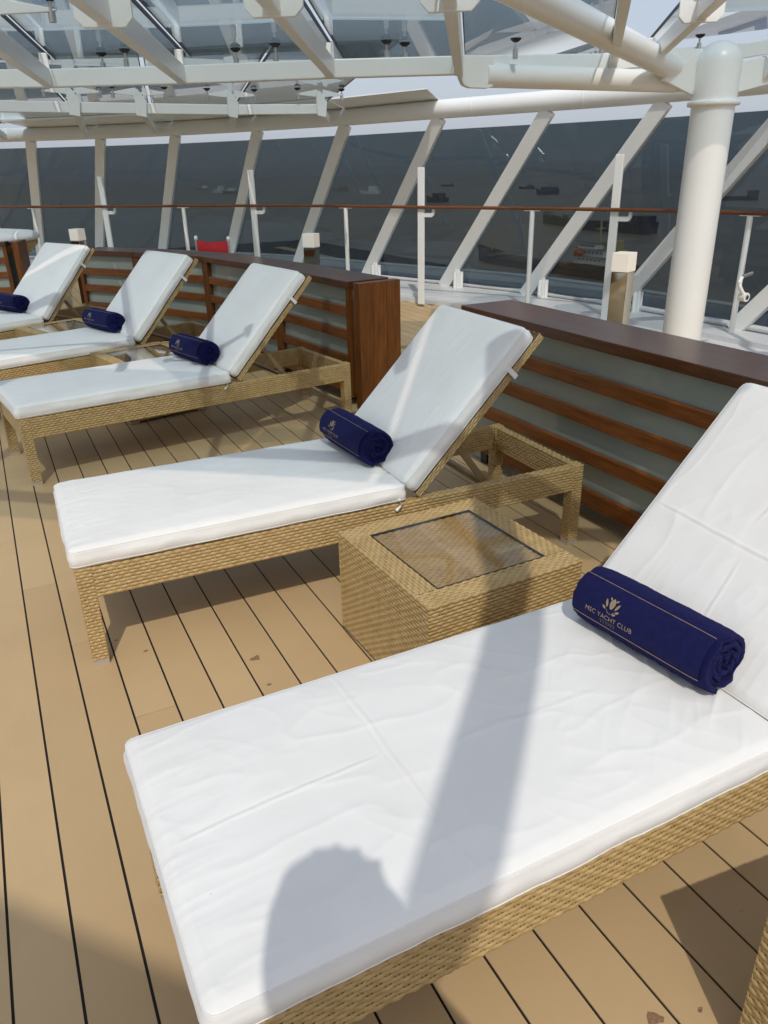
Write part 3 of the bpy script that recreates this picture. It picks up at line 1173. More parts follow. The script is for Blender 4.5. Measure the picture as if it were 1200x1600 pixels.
tops = [Vector((x, y, TOPZ)) for x, y in TOPS]
bases = [Vector((x, y, BASZ)) for x, y in BASES]
for i, (tp, bs) in enumerate(zip(tops, bases)):
    tang = (tops[min(i + 1, len(tops) - 1)] - tops[max(i - 1, 0)]).normalized()
    m = MB()
    m.beam(bs - (tp - bs).normalized() * 0.02, tp, 0.155, 0.075, up=tang.cross((tp - bs).normalized()))
    post = m.build('post', 'white_paint', ws, 0.008)
for i in range(len(tops) - 1):
    a0, a1, b0, b1 = bases[i], bases[i + 1], tops[i], tops[i + 1]
    f = 0.93
    n = (a1 - a0).cross(b0 - a0).normalized()
    if n.x < 0:
        n = -n
    off = n * 0.055
    e0, e1 = (b0 - a0).normalized() * 0.05, (b1 - a1).normalized() * 0.05
    q = [a0 + off + e0, a1 + off + e1, a1 + (b1 - a1) * f + off, a0 + (b0 - a0) * f + off]
    h = (q[1] - q[0]).normalized() * 0.004
    q = [q[0] + h, q[1] - h, q[2] - h, q[3] + h]
    m = MB()
    m.quad_prism(q, 0.012)
    m.build('glass_pane', 'windscreen_glass', ws)
ring = spline([p + Vector((0, 0, 0.085)) for p in tops], 6)
MB().tube(ring, 0.098, 20).build('top_tube', 'white_paint', ws)
for i in (3, 5, 7, 8):
    a, b = ring[i * 6 + 2], ring[i * 6 + 3]
    d = (b - a).normalized()
    MB().tube([a - d * 0.012, a - d * 0.004, a + d * 0.004, a + d * 0.012], [0.0981, 0.1005, 0.1005, 0.0981], 20, cap=False).build('weld_seam', 'white_paint', ws)
# flat sill under the panes
sill = spline([b + Vector((0.05, 0.05, 0.03)) for b in bases], 4)
s_ = MB()
s_.tube(sill, 0.045, 8, squash=0.7).build('sill', 'white_deck_paint', ws)

# ------------------------------------------------------------------ handrail
hr = thing('handrail', 'teak topped handrail on white stanchions running along the windscreen', 'handrail', (0, 0, 0))
rz_ = 1.125
MB().tube([(p.x, p.y, rz_) for p in spline([(x, y, 0) for x, y in RAIL], 8)], 0.030, 14, squash=0.6).build('teak_rail', 'teak_long', hr)


def rail_at(s):
    """point on the rail at fraction s of its control points"""
    i = int(s)
    k = (s - i) * 12
    a, b = rc[min(i * 12 + int(k), len(rc) - 1)], rc[min(i * 12 + int(k) + 1, len(rc) - 1)]
    f = k - int(k)
    p = a.lerp(b, f)
    d = (b - a).normalized() if (b - a).length > 0 else Vector((1, 0, 0))
    return p, d


STAN = [0.3, 1.3, 2.93, 5.02, 7.03, 9.10, 10.3]
for s in STAN:
    p, d = rail_at(s)
    m = MB()
    m.tube([(p.x, p.y, 0.04), (p.x, p.y, rz_ - 0.018)], 0.026, 14)
    o = m.build('stanchion', 'white_paint', hr)
    m = MB()
    m.beam(p - d * 0.09 + Vector((0, 0, rz_ - 0.021)), p + d * 0.09 + Vector((0, 0, rz_ - 0.021)), 0.04, 0.006)
    m.build('saddle', 'white_paint', o, 0.001)
STRUT = [(2.10, 1.52), (3.92, 1.56), (6.06, 1.545), (7.97, 1.62), (9.8, 1.6)]
for s, h in STRUT:
    p, d = rail_at(s)
    n = Vector((-d.y, d.x, 0))
    if n.x < 0:
        n = -n
    q = p - d * 0.09 + n * 0.02
    m = MB()
    m.beam((q.x, q.y, 0.03), (q.x, q.y, h), 0.085, 0.03, up=n)
    o = m.build('strut', 'white_paint', hr, 0.006)
    # hooked bracket that carries the rail
    prof = []
    for a_ in range(0, 100, 15):
        prof.append((0.10 + 0.055 * math.sin(R(a_)), -0.085 + 0.055 - 0.055 * math.cos(R(a_))))
    out = [(0.0, -0.085)] + prof + [(0.155, 0.005), (0.125, 0.005), (0.125, -0.022), (0.118, -0.034), (0.105, -0.040), (0.0, -0.040)]
    m = MB()
    m.prism([q + d * (x_ + 0.03) - n * 0.011 + Vector((0, 0, rz_ - 0.022 + z_)) for x_, z_ in out], n, 0.022)
    m.build('rail_bracket', 'white_paint', o, 0.003)
# struts' lean-to: short feet on the raked posts
for i in (7, 8, 9, 10):
    bs, tp = bases[i], tops[i]
    p = bs + (tp - bs) * 0.16
    m = MB()
    m.beam((p.x, p.y, 0.07), (p.x, p.y, p.z + 0.06), 0.075, 0.03, up=(1, 0.4, 0))
    o = m.build('post_foot', 'white_paint', ws, 0.006)
    m = MB()
    for k in (-0.05, 0.05):
        m.tube([(p.x + k, p.y - 0.02, 0.08), (p.x + k, p.y - 0.02, 0.30)], 0.022, 10)
    m.build('foot_clamp', 'white_paint', o)

# lever handle on the low raked post at the right
lv = thing('lever_handle', 'white cranked lever handle with round end on the raked post at the right edge', 'handle', (5.50, 4.42, 0.52))
m = MB()
m.tube(spline([(-0.015, 0.03, 0.155), (-0.05, 0.01, 0.135), (-0.06, 0.0, 0.10), (-0.03, -0.005, 0.055), (0.0, -0.01, 0.02)], 5), 0.016, 10)
m.build('crank', 'white_paint', lv)
m = MB()
m.tube([(0.01, -0.03, 0.005), (0.01, 0.03, 0.005)], 0.036, 18)
o = m.build('round_end', 'white_paint', lv, 0.004)
m = MB()
m.tube([(0.01, -0.036, 0.005), (0.01, -0.029, 0.005)], 0.018, 14)
m.build('end_ring', 'steel', o, 0.002)
m = MB()
m.tube([(0.0, 0.03, 0.165), (0.09, 0.02, 0.185)], 0.014, 10)
m.build('pivot_pin', 'steel', lv)

# ------------------------------------------------------------------ column
CX, CY = 4.83, 4.39
colm = thing('support_column', 'thick round white column with a domed top and a collar', 'column', (CX, CY, 0))
MB().lathe([(0.146, 0.0), (0.146, 1.905)], (0, 0, 0), 40).build('shaft', 'white_paint', colm)
MB().lathe([(0.146, 1.895), (0.172, 1.897), (0.176, 1.905), (0.176, 1.918), (0.172, 1.926), (0.150, 1.930)], (0, 0, 0), 40).build('collar', 'white_paint', colm)
MB().lathe([(0.152, 1.928), (0.152, 2.16)] + [(0.152 * math.cos(R(a)), 2.16 + 0.135 * math.sin(R(a))) for a in range(10, 91, 10)], (0, 0, 0), 40).build('domed_cap', 'white_paint', colm)
MB().lathe([(0.21, 0), (0.21, 0.02), (0.15, 0.022)], (0, 0, 0), 32).build('base_flange', 'white_paint', colm)
C = Vector((CX, CY, 0))

# ------------------------------------------------------------------ glass canopy
cn = thing('glass_canopy', 'white steel canopy of radial beams carrying tinted glass panes overhead', 'canopy', (0, 0, 0))


def steel_bar(name, a, b, w, h, parent=cn, bev=0.006, up=(0, 0, 1)):
    m = MB()
    m.beam(a, b, w, h, up)
    return m.build(name, 'white_paint', parent, bev)


HB = 0.10
RW_ = 0.052
B1 = [(-2.6, 7.0, 2.05), (-1.2, 6.55, 2.05), (0.61, 5.86, 2.05), (1.36, 5.46, 2.05), (2.14, 4.92, 2.05), (2.87, 4.62, 2.06), (4.25, 4.78, 2.14), (5.41, 4.71, 2.24), (6.4, 4.55, 2.38)]
for a, b in zip(B1[:-1], B1[1:]):
    A, B = Vector(a) + Vector((0, 0, HB / 2)), Vector(b) + Vector((0, 0, HB / 2))
    e = (B - A).normalized() * 0.012
    steel_bar('ring_beam', A - e * 0, B + e, 0.07, HB)
RAD = [((-1.45, 4.9), (-1.2, 6.55), 2.05), ((0.27, 4.37), (0.61, 5.86), 2.05), ((0.43, 3.01), (1.36, 5.46), 2.05), ((0.99, 2.81), (2.14, 4.92), 2.05), ((1.57, 2.60), (2.87, 4.62), 2.05),
       ((2.60, 2.90), (4.25, 4.80), 2.15), ((3.05, 2.80), (4.62, 4.84), 2.17), ((4.6, 1.9), (6.1, 4.62), 2.33)]
RL = []
for k, (p, q, z) in enumerate(RAD):
    A, B = Vector((p[0], p[1], z + HB / 2)), Vector((q[0], q[1], z + HB / 2))
    d = (B - A).normalized()
    RL.append((A, B, d))
    steel_bar('radial_beam', A - d * (0.9 if k not in (5,) else 0.6), B - d * 0.036, RW_, HB)


def bolt(parent, p, glass_z):
    """steel stud with a black disc under the pane"""
    m = MB()
    m.tube([p + Vector((0, 0, -0.045)), p + Vector((0, 0, 0.012))], 0.016, 12)
    m.tube([p + Vector((0, 0, 0.012)), (p.x, p.y, glass_z - 0.012)], 0.007, 8)
    o = m.build('stud', 'steel', parent, 0)
    m = MB()
    m.tube([(p.x, p.y, glass_z - 0.026), (p.x, p.y, glass_z - 0.012), (p.x, p.y, glass_z - 0.004)], [0.014, 0.032, 0.034], 16)
    m.build('pad', 'dark_gasket', parent, 0)


def spider(p, along, glass_z, arm=0.27, plate=True):
    """bracket on a beam: cross plate, upright fin and two arms that hold the panes; along = direction across the arms"""
    p = Vector(p)
    d = Vector(along).normalized()
    s = d.cross(Vector((0, 0, 1))).normalized()
    m = MB()
    if plate:
        w, h = 0.105, 0.062
        c = 0.03
        octo = [(-w, -h + c), (-w + c, -h), (w - c, -h), (w, -h + c), (w, h - c), (w - c, h), (-w + c, h), (-w, h - c)]
        m.prism([p + s * x - d * 0.012 + Vector((0, 0, y)) for x, y in octo], d, 0.024)
    m.prism([p + s * x - d * 0.016 + Vector((0, 0, y)) for x, y in ((-0.045, 0.03), (0.045, 0.03), (0.045, 0.125), (-0.045, 0.125))], d, 0.032)
    o = m.build('spider_fitting', 'white_paint', cn, 0.003)
    zt = glass_z - p.z - 0.06
    for sg in (-1, 1):
        m = MB()
        pts = [(0.03, zt - 0.022), (arm, zt - 0.006), (arm + 0.025, zt), (arm, zt + 0.008), (0.03, zt + 0.045)]
        m.prism([p + s * (x * sg) - d * 0.014 + Vector((0, 0, z)) for x, z in pts], d, 0.028)
        m.build('fitting_arm', 'white_paint', o, 0.002)
        bolt(o, p + s * (arm * sg) + Vector((0, 0, zt)), glass_z)
    for x, z in ((-0.02, 0.065), (0.02, 0.10)):
        m = MB()
        m.tube([p + s * x - d * 0.022 + Vector((0, 0, z)), p + s * x + d * 0.022 + Vector((0, 0, z))], 0.010, 10)
        m.build('fin_bolt', 'dark_gasket', o)


GZ = 0.205                                            # pane height above the beams' undersides
for k, (A, B, d) in enumerate(RL):
    if k in (5, 0):
        continue
    L = (B - A).length
    t = {1: -0.12, 2: 0.17, 3: 0.10, 4: 0.06}.get(k, 0.2)
    spider(A + d * (L * t), d, A.z - HB / 2 + GZ, plate=k != 1)
    # upright lugs and studs where the radial meets the ring
    m = MB()
    m.beam(B - d * 0.03 + Vector((0, 0, HB / 2 - 0.02)), B - d * 0.03 + Vector((0, 0, GZ - HB / 2 - 0.02)), 0.05, 0.02, up=d)
    lug = m.build('lug', 'white_paint', cn, 0.002)
    s = d.cross(Vector((0, 0, 1))).normalized()
    for sg in (-1, 1):
        q = B + s * (0.34 * sg) + d * 0.06 + Vector((0, 0, HB / 2 + 0.035))
        bolt(lug, q, B.z - HB / 2 + GZ)
# panes over the radials
for k in range(len(RL) - 1):
    if k == 5:
        continue
    (A0, B0, d0), (A1, B1_, d1) = RL[k], RL[k + 1]
    up = Vector((0, 0, GZ - HB / 2))
    g0 = d0.cross(Vector((0, 0, 1))).normalized() * 0.018
    g1 = d1.cross(Vector((0, 0, 1))).normalized() * 0.018
    if k == 4:
        up = up + Vector((0, 0, 0.09))
    ex = {3: 1.2, 4: 1.9}.get(k, 0.45)
    st = -0.35 if k < 6 else 1.45
    q = [A0 + d0 * st + g0 + up, A1 + d1 * st - g1 + up, B1_ + d1 * ex - g1 + up, B0 + d0 * ex + g0 + up]
    m = MB()
    m.quad_prism(q, 0.016)
    o = m.build('glass_pane', 'canopy_glass', cn)
    m = MB()                                          # dark sealed edges
    for i, j in ((1, 2), (3, 0)):
        m.beam(q[i] + Vector((0, 0, 0.008)), q[j] + Vector((0, 0, 0.008)), 0.006, 0.022)
    m.build('pane_edge', 'dark_gasket', o)

# outer ring beam and the short beams to the windscreen's top tube
B2 = [(-2.4, 8.35), (0.10, 8.22), (1.05, 8.30), (1.65, 8.33), (2.55, 8.36), (3.40, 8.12)]
z2 = 2.06
for a, b in zip(B2[:-1], B2[1:]):
    A, B = Vector((*a, z2 + 0.045)), Vector((*b, z2 + 0.045))
    steel_bar('outer_beam', A, B + (B - A).normalized() * 0.01, 0.07, 0.09)
SH = [((-1.0, 8.29), (-0.5, 15.3)), ((0.10, 8.22), (0.75, 14.6)), ((1.05, 8.30), (1.85, 13.75)), ((1.65, 8.33), (2.72, 12.85)), ((2.55, 8.36), (3.52, 11.6)), ((3.40, 8.12), (4.33, 10.1))]
SL = []
for p, q in SH:
    A, B = Vector((*p, z2 + 0.044)), Vector((*q, z2 + 0.044))
    d = (B - A).normalized()
    SL.append((A, B, d))
    steel_bar('short_beam', A + d * 0.036, B - d * 0.05, 0.06, 0.085)
    spider(A + Vector((0, 0, 0.01)), (0, 1, 0), z2 + 0.235, arm=0.24, plate=False)
    m = MB()
    s = Vector((1, 0, 0))
    m.prism([A + s * x - Vector((0, 0.06, 0)) + Vector((0, 0, z)) for x, z in ((-0.06, -0.06), (0.03, -0.075), (0.05, 0.06), (-0.02, 0.16), (-0.06, 0.16))], (0, 1, 0), 0.014)
    m.build('bracket_plate', 'white_paint', cn, 0.003)
fr = [(-1.4, 6.95), (-0.45, 6.75), (0.55, 6.50), (1.25, 6.10), (2.0, 5.55), (2.75, 5.15)]
for k in range(len(SL) - 1):
    q = [Vector((*fr[k], z2 + 0.235)), Vector((*fr[k + 1], z2 + 0.235)), SL[k + 1][1] + Vector((0, 0.1, 0.20)), SL[k][1] + Vector((0, 0.1, 0.20))]
    q[0].x += 0.02; q[3].x += 0.02; q[1].x -= 0.02; q[2].x -= 0.02
    m = MB()
    m.quad_prism(q, 0.016)
    o = m.build('glass_pane', 'canopy_glass', cn)
    m = MB()
    for i, j in ((1, 2), (3, 0)):
        m.beam(q[i] + Vector((0, 0, 0.008)), q[j] + Vector((0, 0, 0.008)), 0.006, 0.022)
    m.build('pane_edge', 'dark_gasket', o)
# sloping edge plates over the tube
for k in range(2, len(tops) - 8 + 1):
    a, b = tops[k] + Vector((0, 0, 0.19)), tops[k + 1] + Vector((0, 0, 0.19))
    inn = Vector((-0.38, -0.38, 0.07))
    m = MB()
    m.quad_prism([a, b - (b - a).normalized() * 0.01, b + inn - (b - a).normalized() * 0.01, a + inn], 0.012)
    m.build('edge_plate', 'white_paint', cn)

# arms from the column
T1a, T1b = Vector((4.60, 4.55, 2.13)), Vector((2.58, 3.51, 2.27))
d1 = (T1b - T1a).normalized()
MB().tube([T1a + d1 * 0.10, T1b + d1 * 0.5], 0.078, 24).build('arm_tube', 'white_paint', cn, 0.004)
m = MB()
s1 = d1.cross(Vector((0, 0, 1))).normalized()
u1 = s1.cross(d1)
base = Vector((CX, CY, 1.99))
m.prism([T1a + d1 * 0.22 + u1 * 0.10 - s1 * 0.014, T1a + d1 * 0.24 - u1 * 0.10 - s1 * 0.014, base + Vector((-0.10, 0.09, -0.03)) - s1 * 0.014, base + Vector((-0.09, 0.08, 0.26)) - s1 * 0.014, T1a + d1 * 0.02 + u1 * 0.125 - s1 * 0.014], s1, 0.028)
m.build('gusset_plate', 'white_paint', cn, 0.003)
T2a, T2b = Vector((4.60, 4.55, 2.055)), Vector((3.04, 4.60, 2.06))
MB().tube([T2a, T2b], 0.068, 24).build('arm_tube', 'white_paint', cn, 0.004)
m = MB()
m.prism([(4.54, 4.53, 1.99), (4.73, 4.44, 1.99), (4.73, 4.44, 2.10), (4.54, 4.53, 2.10)], (0.2, 1, 0), 0.03)
m.build('gusset_plate', 'white_paint', cn, 0.003)
m = MB()                                              # hanging node plate, rounded below
pl = [(0.0, 0.13), (0.24, 0.13), (0.24, -0.035), (0.20, -0.045), (0.07, -0.045), (0.025, -0.03), (0.0, 0.01)]
m.prism([Vector((2.84 + x, 4.555, 2.03 + z)) for x, z in pl], (0, 1, 0), 0.04)
m.build('node_plate', 'white_paint', cn, 0.004)
T3 = Vector((0.92, -0.38, 0.02)).normalized()
m = MB()
s3 = T3.cross(Vector((0, 0, 1))).normalized()
b3 = Vector((CX, CY, 2.10))
m.prism([b3 + T3 * 0.13 - s3 * 0.015 + Vector((0, 0, -0.13)), b3 + T3 * 0.42 - s3 * 0.015 + Vector((0, 0, -0.07)), b3 + T3 * 0.42 - s3 * 0.015 + Vector((0, 0, 0.10)), b3 + T3 * 0.13 - s3 * 0.015 + Vector((0, 0, 0.06))], s3, 0.03)
m.build('gusset_plate', 'white_paint', cn, 0.003)
MB().tube([b3 + T3 * 0.32 + Vector((0, 0, 0.02)), b3 + T3 * 1.9 + Vector((0, 0, 0.10))], 0.075, 24).build('arm_tube', 'white_paint', cn, 0.004)
# cross beam over the top left corner
steel_bar('cross_beam', Vector((-1.2, 4.40, 2.29)), Vector((0.50, 4.30, 2.30)), 0.03, 0.022)

# the curved rib over the front of the deck and the panes behind it
rib = spline([(-1.2, -2.05, 2.7), (-0.28, -1.04, 2.7), (0.34, -0.36, 2.7), (0.63, 0.14, 2.7), (1.15, 1.05, 2.62)], 6)
for a, b in zip(rib[:-1], rib[1:]):
    pass
m = MB()
m.tube(rib, 0.072, 16)
m.build('curved_rib', 'white_paint', cn)
ln = [Vector(p) for p in ((-2.5, 3.15, 2.5), (-1.5, 2.36, 2.5), (-0.36, 1.45, 2.5), (0.46, 0.80, 2.5), (1.30, 0.14, 2.5), (2.30, -0.65, 2.5))]
dd = Vector((0.62, 0.785, 0))
for k in range(len(ln) - 1):
    e = (ln[k + 1] - ln[k]).normalized() * 0.02
    q = [ln[k] + e, ln[k + 1] - e, ln[k + 1] - e + dd * 1.55, ln[k] + e + dd * 1.55]
    m = MB()
    m.quad_prism(q, 0.016)
    m.build('glass_pane', 'canopy_glass', cn)
    if k == 1:
        steel_bar('radial_beam', ln[k] + Vector((0, 0, -0.16)) - dd * 0.1, ln[k] + Vector((0, 0, -0.16)) + dd * 1.7, 0.08, 0.12)
for k in range(len(ln) - 1):
    o_ = dd * 0.30 + Vector((0, 0, -0.06))
    steel_bar('inner_ring_beam', ln[k] + o_, ln[k + 1] + o_, 0.07, 0.09)

# unseen slab behind the photographer, added to shade the near left boards
m = MB()
p0, p1 = Vector((-3.56, 0.33, 4.0)), Vector((0.20, -4.00, 4.0))
n = Vector((-0.755, -0.656, 0)) * 1.9
m.prism([p0, p1, p1 + n, p0 + n], (0, 0, 1), 0.22)
tag(m.build('shade_slab', 'shade_slab_paint'), kind='structure')

# ------------------------------------------------------------------ bollard lamps
LB = 0.82


def bollard(loc, rz, top, label):
    t = thing('bollard_lamp', label, 'lamp', (loc[0], loc[1], 0), rz, 'bollard lamps')
    w = 0.062
    m = MB()
    m.box((-w - 0.006, -w - 0.006, 0), (w + 0.006, w + 0.006, 0.012))
    m.build('base_plate', 'steel', t, 0.002)
    m = MB()
    m.box((-w, -w, 0.012), (w, w, top - 0.135))
    m.build('mirrored_body', 'chrome', t, 0.002)
    for x, y in ((-w, -w), (w, -w), (-w, w), (w, w)):
        pass
    w += 0.004
    m = MB()
    m.box((-w, -w, top - 0.132), (w, w, top))
    m.build('lamp_diffuser', 'lamp_diffuser', t, 0.003)


bollard((4.20, 4.44), 0.40, 0.95, 'mirrored bollard lamp with cream diffuser in front of the white column')
bollard((3.08, 7.78), 0.72, 0.95, 'bollard lamp with white diffuser behind the middle of the curved screen')
bollard((1.12, 10.5), 0.75, 0.95, 'small far bollard lamp above the far end of the curved screen')

# ------------------------------------------------------------------ red director's chair
ch = thing('director_chair', 'folding chair with red canvas back behind the curved screen', 'chair', (2.42, 8.72, 0.0), -0.95)
ch.scale = (0.92, 0.92, 0.97)
for x in (-0.24, 0.24):
    m = MB()
    m.tube([(x, -0.20, 0.02), (x, -0.20, 0.90)], 0.016, 12)
    o = m.build('back_post', 'aluminium', ch)
    m = MB()
    m.lathe([(0.016, 0.9), (0.020, 0.902), (0.020, 0.935), (0.012, 0.945), (0.0, 0.947)], (x, -0.20, 0), 12)
    m.build('post_cap', 'white_paint', o)
    m = MB()
    m.tube([(x, 0.22, 0.02), (x, 0.22, 0.62)], 0.014, 10)
    m.build('front_post', 'aluminium', ch)
    m = MB()
    m.box((x - 0.025, -0.20, 0.62), (x + 0.025, 0.26, 0.645))
    m.build('armrest', 'teak_long', ch, 0.004)
m = MB()
P = []
for i in range(13):
    x = -0.245 + 0.49 * i / 12
    y = -0.205 - 0.035 * math.sin(math.pi * i / 12)
    sag = 0.020 * math.sin(math.pi * i / 12)
    P += [(x, y, 0.68), (x, y, 0.905 - sag), (x, y + 0.006, 0.905 - sag), (x, y + 0.006, 0.68)]
m.add(P, [(i * 4 + j, (i + 1) * 4 + j, (i + 1) * 4 + (j + 1) % 4, i * 4 + (j + 1) % 4) for i in range(12) for j in range(4)], True)
m.build('back_canvas', 'red_canvas', ch)
m = MB()
m.box((-0.24, -0.19, 0.435), (0.24, 0.21, 0.447))
m.build('seat_canvas', 'red_canvas', ch)
for sg in (-1, 1):
    m = MB()
    m.beam((-0.23 * sg, 0.215, 0.04), (0.23 * sg, 0.215, 0.43), 0.012, 0.026, up=(0, 1, 0))
    m.beam((-0.23 * sg, -0.185, 0.04), (0.23 * sg, -0.185, 0.43), 0.012, 0.026, up=(0, 1, 0))
    m.build('crossed_legs', 'aluminium', ch)

# ------------------------------------------------------------------ round daybed at the far left
db = thing('daybed', 'wicker daybed with a white cushion top beyond the far screen at the left edge', 'daybed', (-0.22, 11.2, -0.03), -0.5)
rtt = MB()
pr = [(0.30, 0.0), (0.42, 0.25), (0.62, 0.52), (0.84, 0.72), (0.93, 0.80), (0.93, 0.85), (0.86, 0.86)]
rtt.lathe(pr, (0, 0, 0), 40)
rtt.build('woven_shell', 'wicker', db)
m = MB()
m.lathe([(0.86, 0.855), (0.94, 0.86), (0.96, 0.88), (0.955, 0.91), (0.90, 0.945), (0.6, 0.975), (0.25, 0.985), (0.0, 0.985)], (0, 0, 0), 40)
m.build('cushion_top', 'cushion_cloth', db)

# ------------------------------------------------------------------ ships on the water
def hull(L, W, fb, bow_up, stern_up, n=22):
    m = MB()
    P = []
    for i in range(n + 1):
        s = i / n
        x = L * s
        taper = 1.0 if s < 0.78 else max(0.03, 1 - ((s - 0.78) / 0.22) ** 1.8)
        if s < 0.08:
            taper *= 0.75 + 0.25 * s / 0.08
        h = fb + bow_up * max(0, (s - 0.80) / 0.2) ** 1.2 * (1 if s > 0.8 else 0) + (stern_up if s < 0.2 else 0)
        w0, w1 = W / 2 * taper * 0.88, W / 2 * taper
        xo = (h - fb) * 0.35 if s > 0.8 else 0
        P += [(x, -w0, -1.0), (x + xo, -w1, h), (x + xo, w1, h), (x, w0, -1.0)]
    m.add(P, [(i * 4 + j, (i + 1) * 4 + j, (i + 1) * 4 + j + 1, i * 4 + j + 1) for i in range(n) for j in range(3)])
    m.add(P[:4], [(0, 1, 2, 3)])
    m.add(P[-4:], [(3, 2, 1, 0)])
    return m


def box_part(name, mat, parent, lo, hi, bev=0.0):
    m = MB()
    m.box(lo, hi)
    return m.build(name, mat, parent, bev)


def ship_at(bow, stern, name, label, cat, group='ships anchored on the river'):
    b, s = Vector((*bow, 0)), Vector((*stern, 0))
    d = b - s
    return thing(name, label, cat, (s.x, s.y, SEA_Z), math.atan2(d.y, d.x), group), d.length


# the nearest coaster: bow to the left, white wheelhouse aft
t, L = ship_at((243, 367), (247, 258), 'cargo_ship', 'nearest cargo ship, black hull with white wheelhouse aft', 'ship')
hull(L, 16, 3.6, 4.6, 2.6).build('hull', 'ship_black', t)
m = MB()
m.box((0.30 * L, -6.5, 3.4), (0.80 * L, 6.5, 5.0))
hc = m.build('hatch_coaming', 'ship_rust', t)
for k in range(5):
    box_part('hatch_cover', 'ship_grey', hc, ((0.31 + 0.097 * k) * L, -6.2, 5.02), ((0.31 + 0.097 * k + 0.088) * L, 6.2, 5.7))
sp = box_part('wheelhouse', 'ship_white', t, (0.06 * L, -7.4, 6.0), (0.25 * L, 7.4, 9.2))
box_part('upper_storey', 'ship_white', sp, (0.08 * L, -6.6, 9.25), (0.235 * L, 6.6, 12.4))
box_part('bridge', 'ship_white', sp, (0.12 * L, -7.6, 12.45), (0.22 * L, 7.6, 15.2))
for z, yy in ((13.5, 7.62), (10.6, 6.62), (7.6, 7.42)):
    for k in range(6):
        for sg in (-1, 1):
            x = ((0.130 + 0.0145 * k) if z > 13 else (0.092 + 0.023 * k)) * L
            box_part('window', 'ship_window', sp, (x, sg * yy - 0.06, z), (x + 0.8, sg * yy + 0.06, z + 0.75))
for z, x0, x1, w_ in ((9.2, 0.045, 0.255, 8.0), (12.42, 0.075, 0.245, 7.4), (15.22, 0.112, 0.23, 8.2)):
    m = MB()
    m.box((x0 * L, -w_, z + 0.02), (x1 * L, w_, z + 0.22))
    m.build('deck_ledge', 'ship_grey', sp)
box_part('funnel', 'ship_buff', t, (0.065 * L, -3.2, 9.3), (0.11 * L, 3.2, 16.2), 0.4)
m = MB()
m.tube([(0.17 * L, 0, 15.2), (0.17 * L, 0, 24)], [0.6, 0.35], 8)
m.tube([(0.17 * L, -3, 20.5), (0.17 * L, 3, 20.5)], 0.2, 6)
m.build('mast', 'ship_buff', t)
m = MB()
m.tube([(0.90 * L, 0, 6), (0.90 * L, 0, 17)], [0.5, 0.3], 8)
m.build('foremast', 'ship_buff', t)
m = MB()
m.tube([(0.185 * L, 7.9, 10.6), (0.20 * L, 8.1, 10.6), (0.225 * L, 8.1, 10.6), (0.24 * L, 7.9, 10.6)], [0.3, 1.5, 1.5, 0.3], 10)
m.build('lifeboat', 'ship_orange', t)
m = MB()
for k in range(14):
    x = (0.02 + 0.018 * k) * L
    for sg in (-1, 1):
        m.tube([(x, sg * 7.4, 6.2), (x, sg * 7.4, 7.3)], 0.07, 5)
for sg in (-1, 1):
    m.tube([(0.02 * L, sg * 7.4, 7.3), (0.26 * L, sg * 7.4, 7.3)], 0.08, 5)
m.build('deck_rail', 'ship_white', t)

t, L = ship_at((460, 590), (436, 520), 'barge', 'green hulled barge behind the nearest cargo ship', 'barge')
hull(L, 15, 6.5, 2.5, 0).build('hull', 'ship_green', t)
box_part('deckhouse', 'ship_grey', t, (0.05 * L, -5, 6.4), (0.22 * L, 5, 9))
m = MB()
m.box((0.3 * L, -5.5, 6.4), (0.82 * L, 5.5, 7.6))
m.build('hatch_coaming', 'ship_grey', t)
t, L = ship_at((427, 505), (428, 428), 'cargo_ship', 'dark ship with a blue stern behind the hooked rail strut', 'ship')
hull(L, 15, 5.5, 2.0, 2.6).build('hull', 'ship_blue', t)
box_part('deckhouse', 'ship_blue', t, (0.04 * L, -6, 8.1), (0.20 * L, 6, 12))
for k in range(5):
    box_part('fender', 'ship_white', t, ((0.03 + 0.05 * k) * L, -7.9, 4.2), ((0.03 + 0.05 * k) * L + 1.6, -7.2, 5.6))
m = MB()
m.box((0.28 * L, -5.5, 5.4), (0.82 * L, 5.5, 6.8))
m.build('hatch_coaming', 'ship_black', t)


def boat(bow, stern, W, fb, hullm, cabm, label, cab=(0.1, 0.35, 4.0)):
    t, L = ship_at(bow, stern, 'boat', label, 'boat', 'distant boats')
    hull(L, W, fb, fb * 0.5, 0.0).build('hull', hullm, t)
    box_part('cabin', cabm, t, (cab[0] * L, -W * 0.35, fb - 0.2), (cab[1] * L, W * 0.35, fb + cab[2]))
    m = MB()
    m.tube([((cab[0] + cab[1]) / 2 * L, 0, fb + cab[2]), ((cab[0] + cab[1]) / 2 * L, 0, fb + cab[2] + 5)], 0.35, 6)
    m.build('mast', hullm, t)


boat((866, 765), (896, 722), 13, 5.0, 'ship_blue', 'ship_violet', 'blue boat with red bottom at the far right, past the column', (0.0, 0.25, 7))
boat((601, 1050), (622, 1026), 12, 6.5, 'ship_black', 'ship_blue', 'dark blue boat above the rail, right of the tall hooked strut', (0.15, 0.7, 6))
boat((1130, 1900), (1158, 1878), 12, 4, 'ship_black', 'ship_grey', 'tiny dark boat far beyond the dark blue one')
boat((1075, 1478), (1098, 1452), 11, 4, 'ship_black', 'ship_violet', 'small dark boat left of the violet blue barge', (0.1, 0.5, 4))
boat((878, 1155), (902, 1125), 13, 7, 'ship_violet', 'ship_violet', 'violet blue barge above the rail, seen between two raked posts', (0.05, 0.8, 5))
boat((714, 1525), (745, 1492), 14, 6, 'ship_white', 'ship_white', 'pale grey boat, largest of the pale ones', (0.1, 0.5, 9))
boat((765, 1775), (792, 1752), 12, 6, 'ship_grey', 'ship_grey', 'grey boat just left of the largest pale boat', (0.1, 0.6, 5))
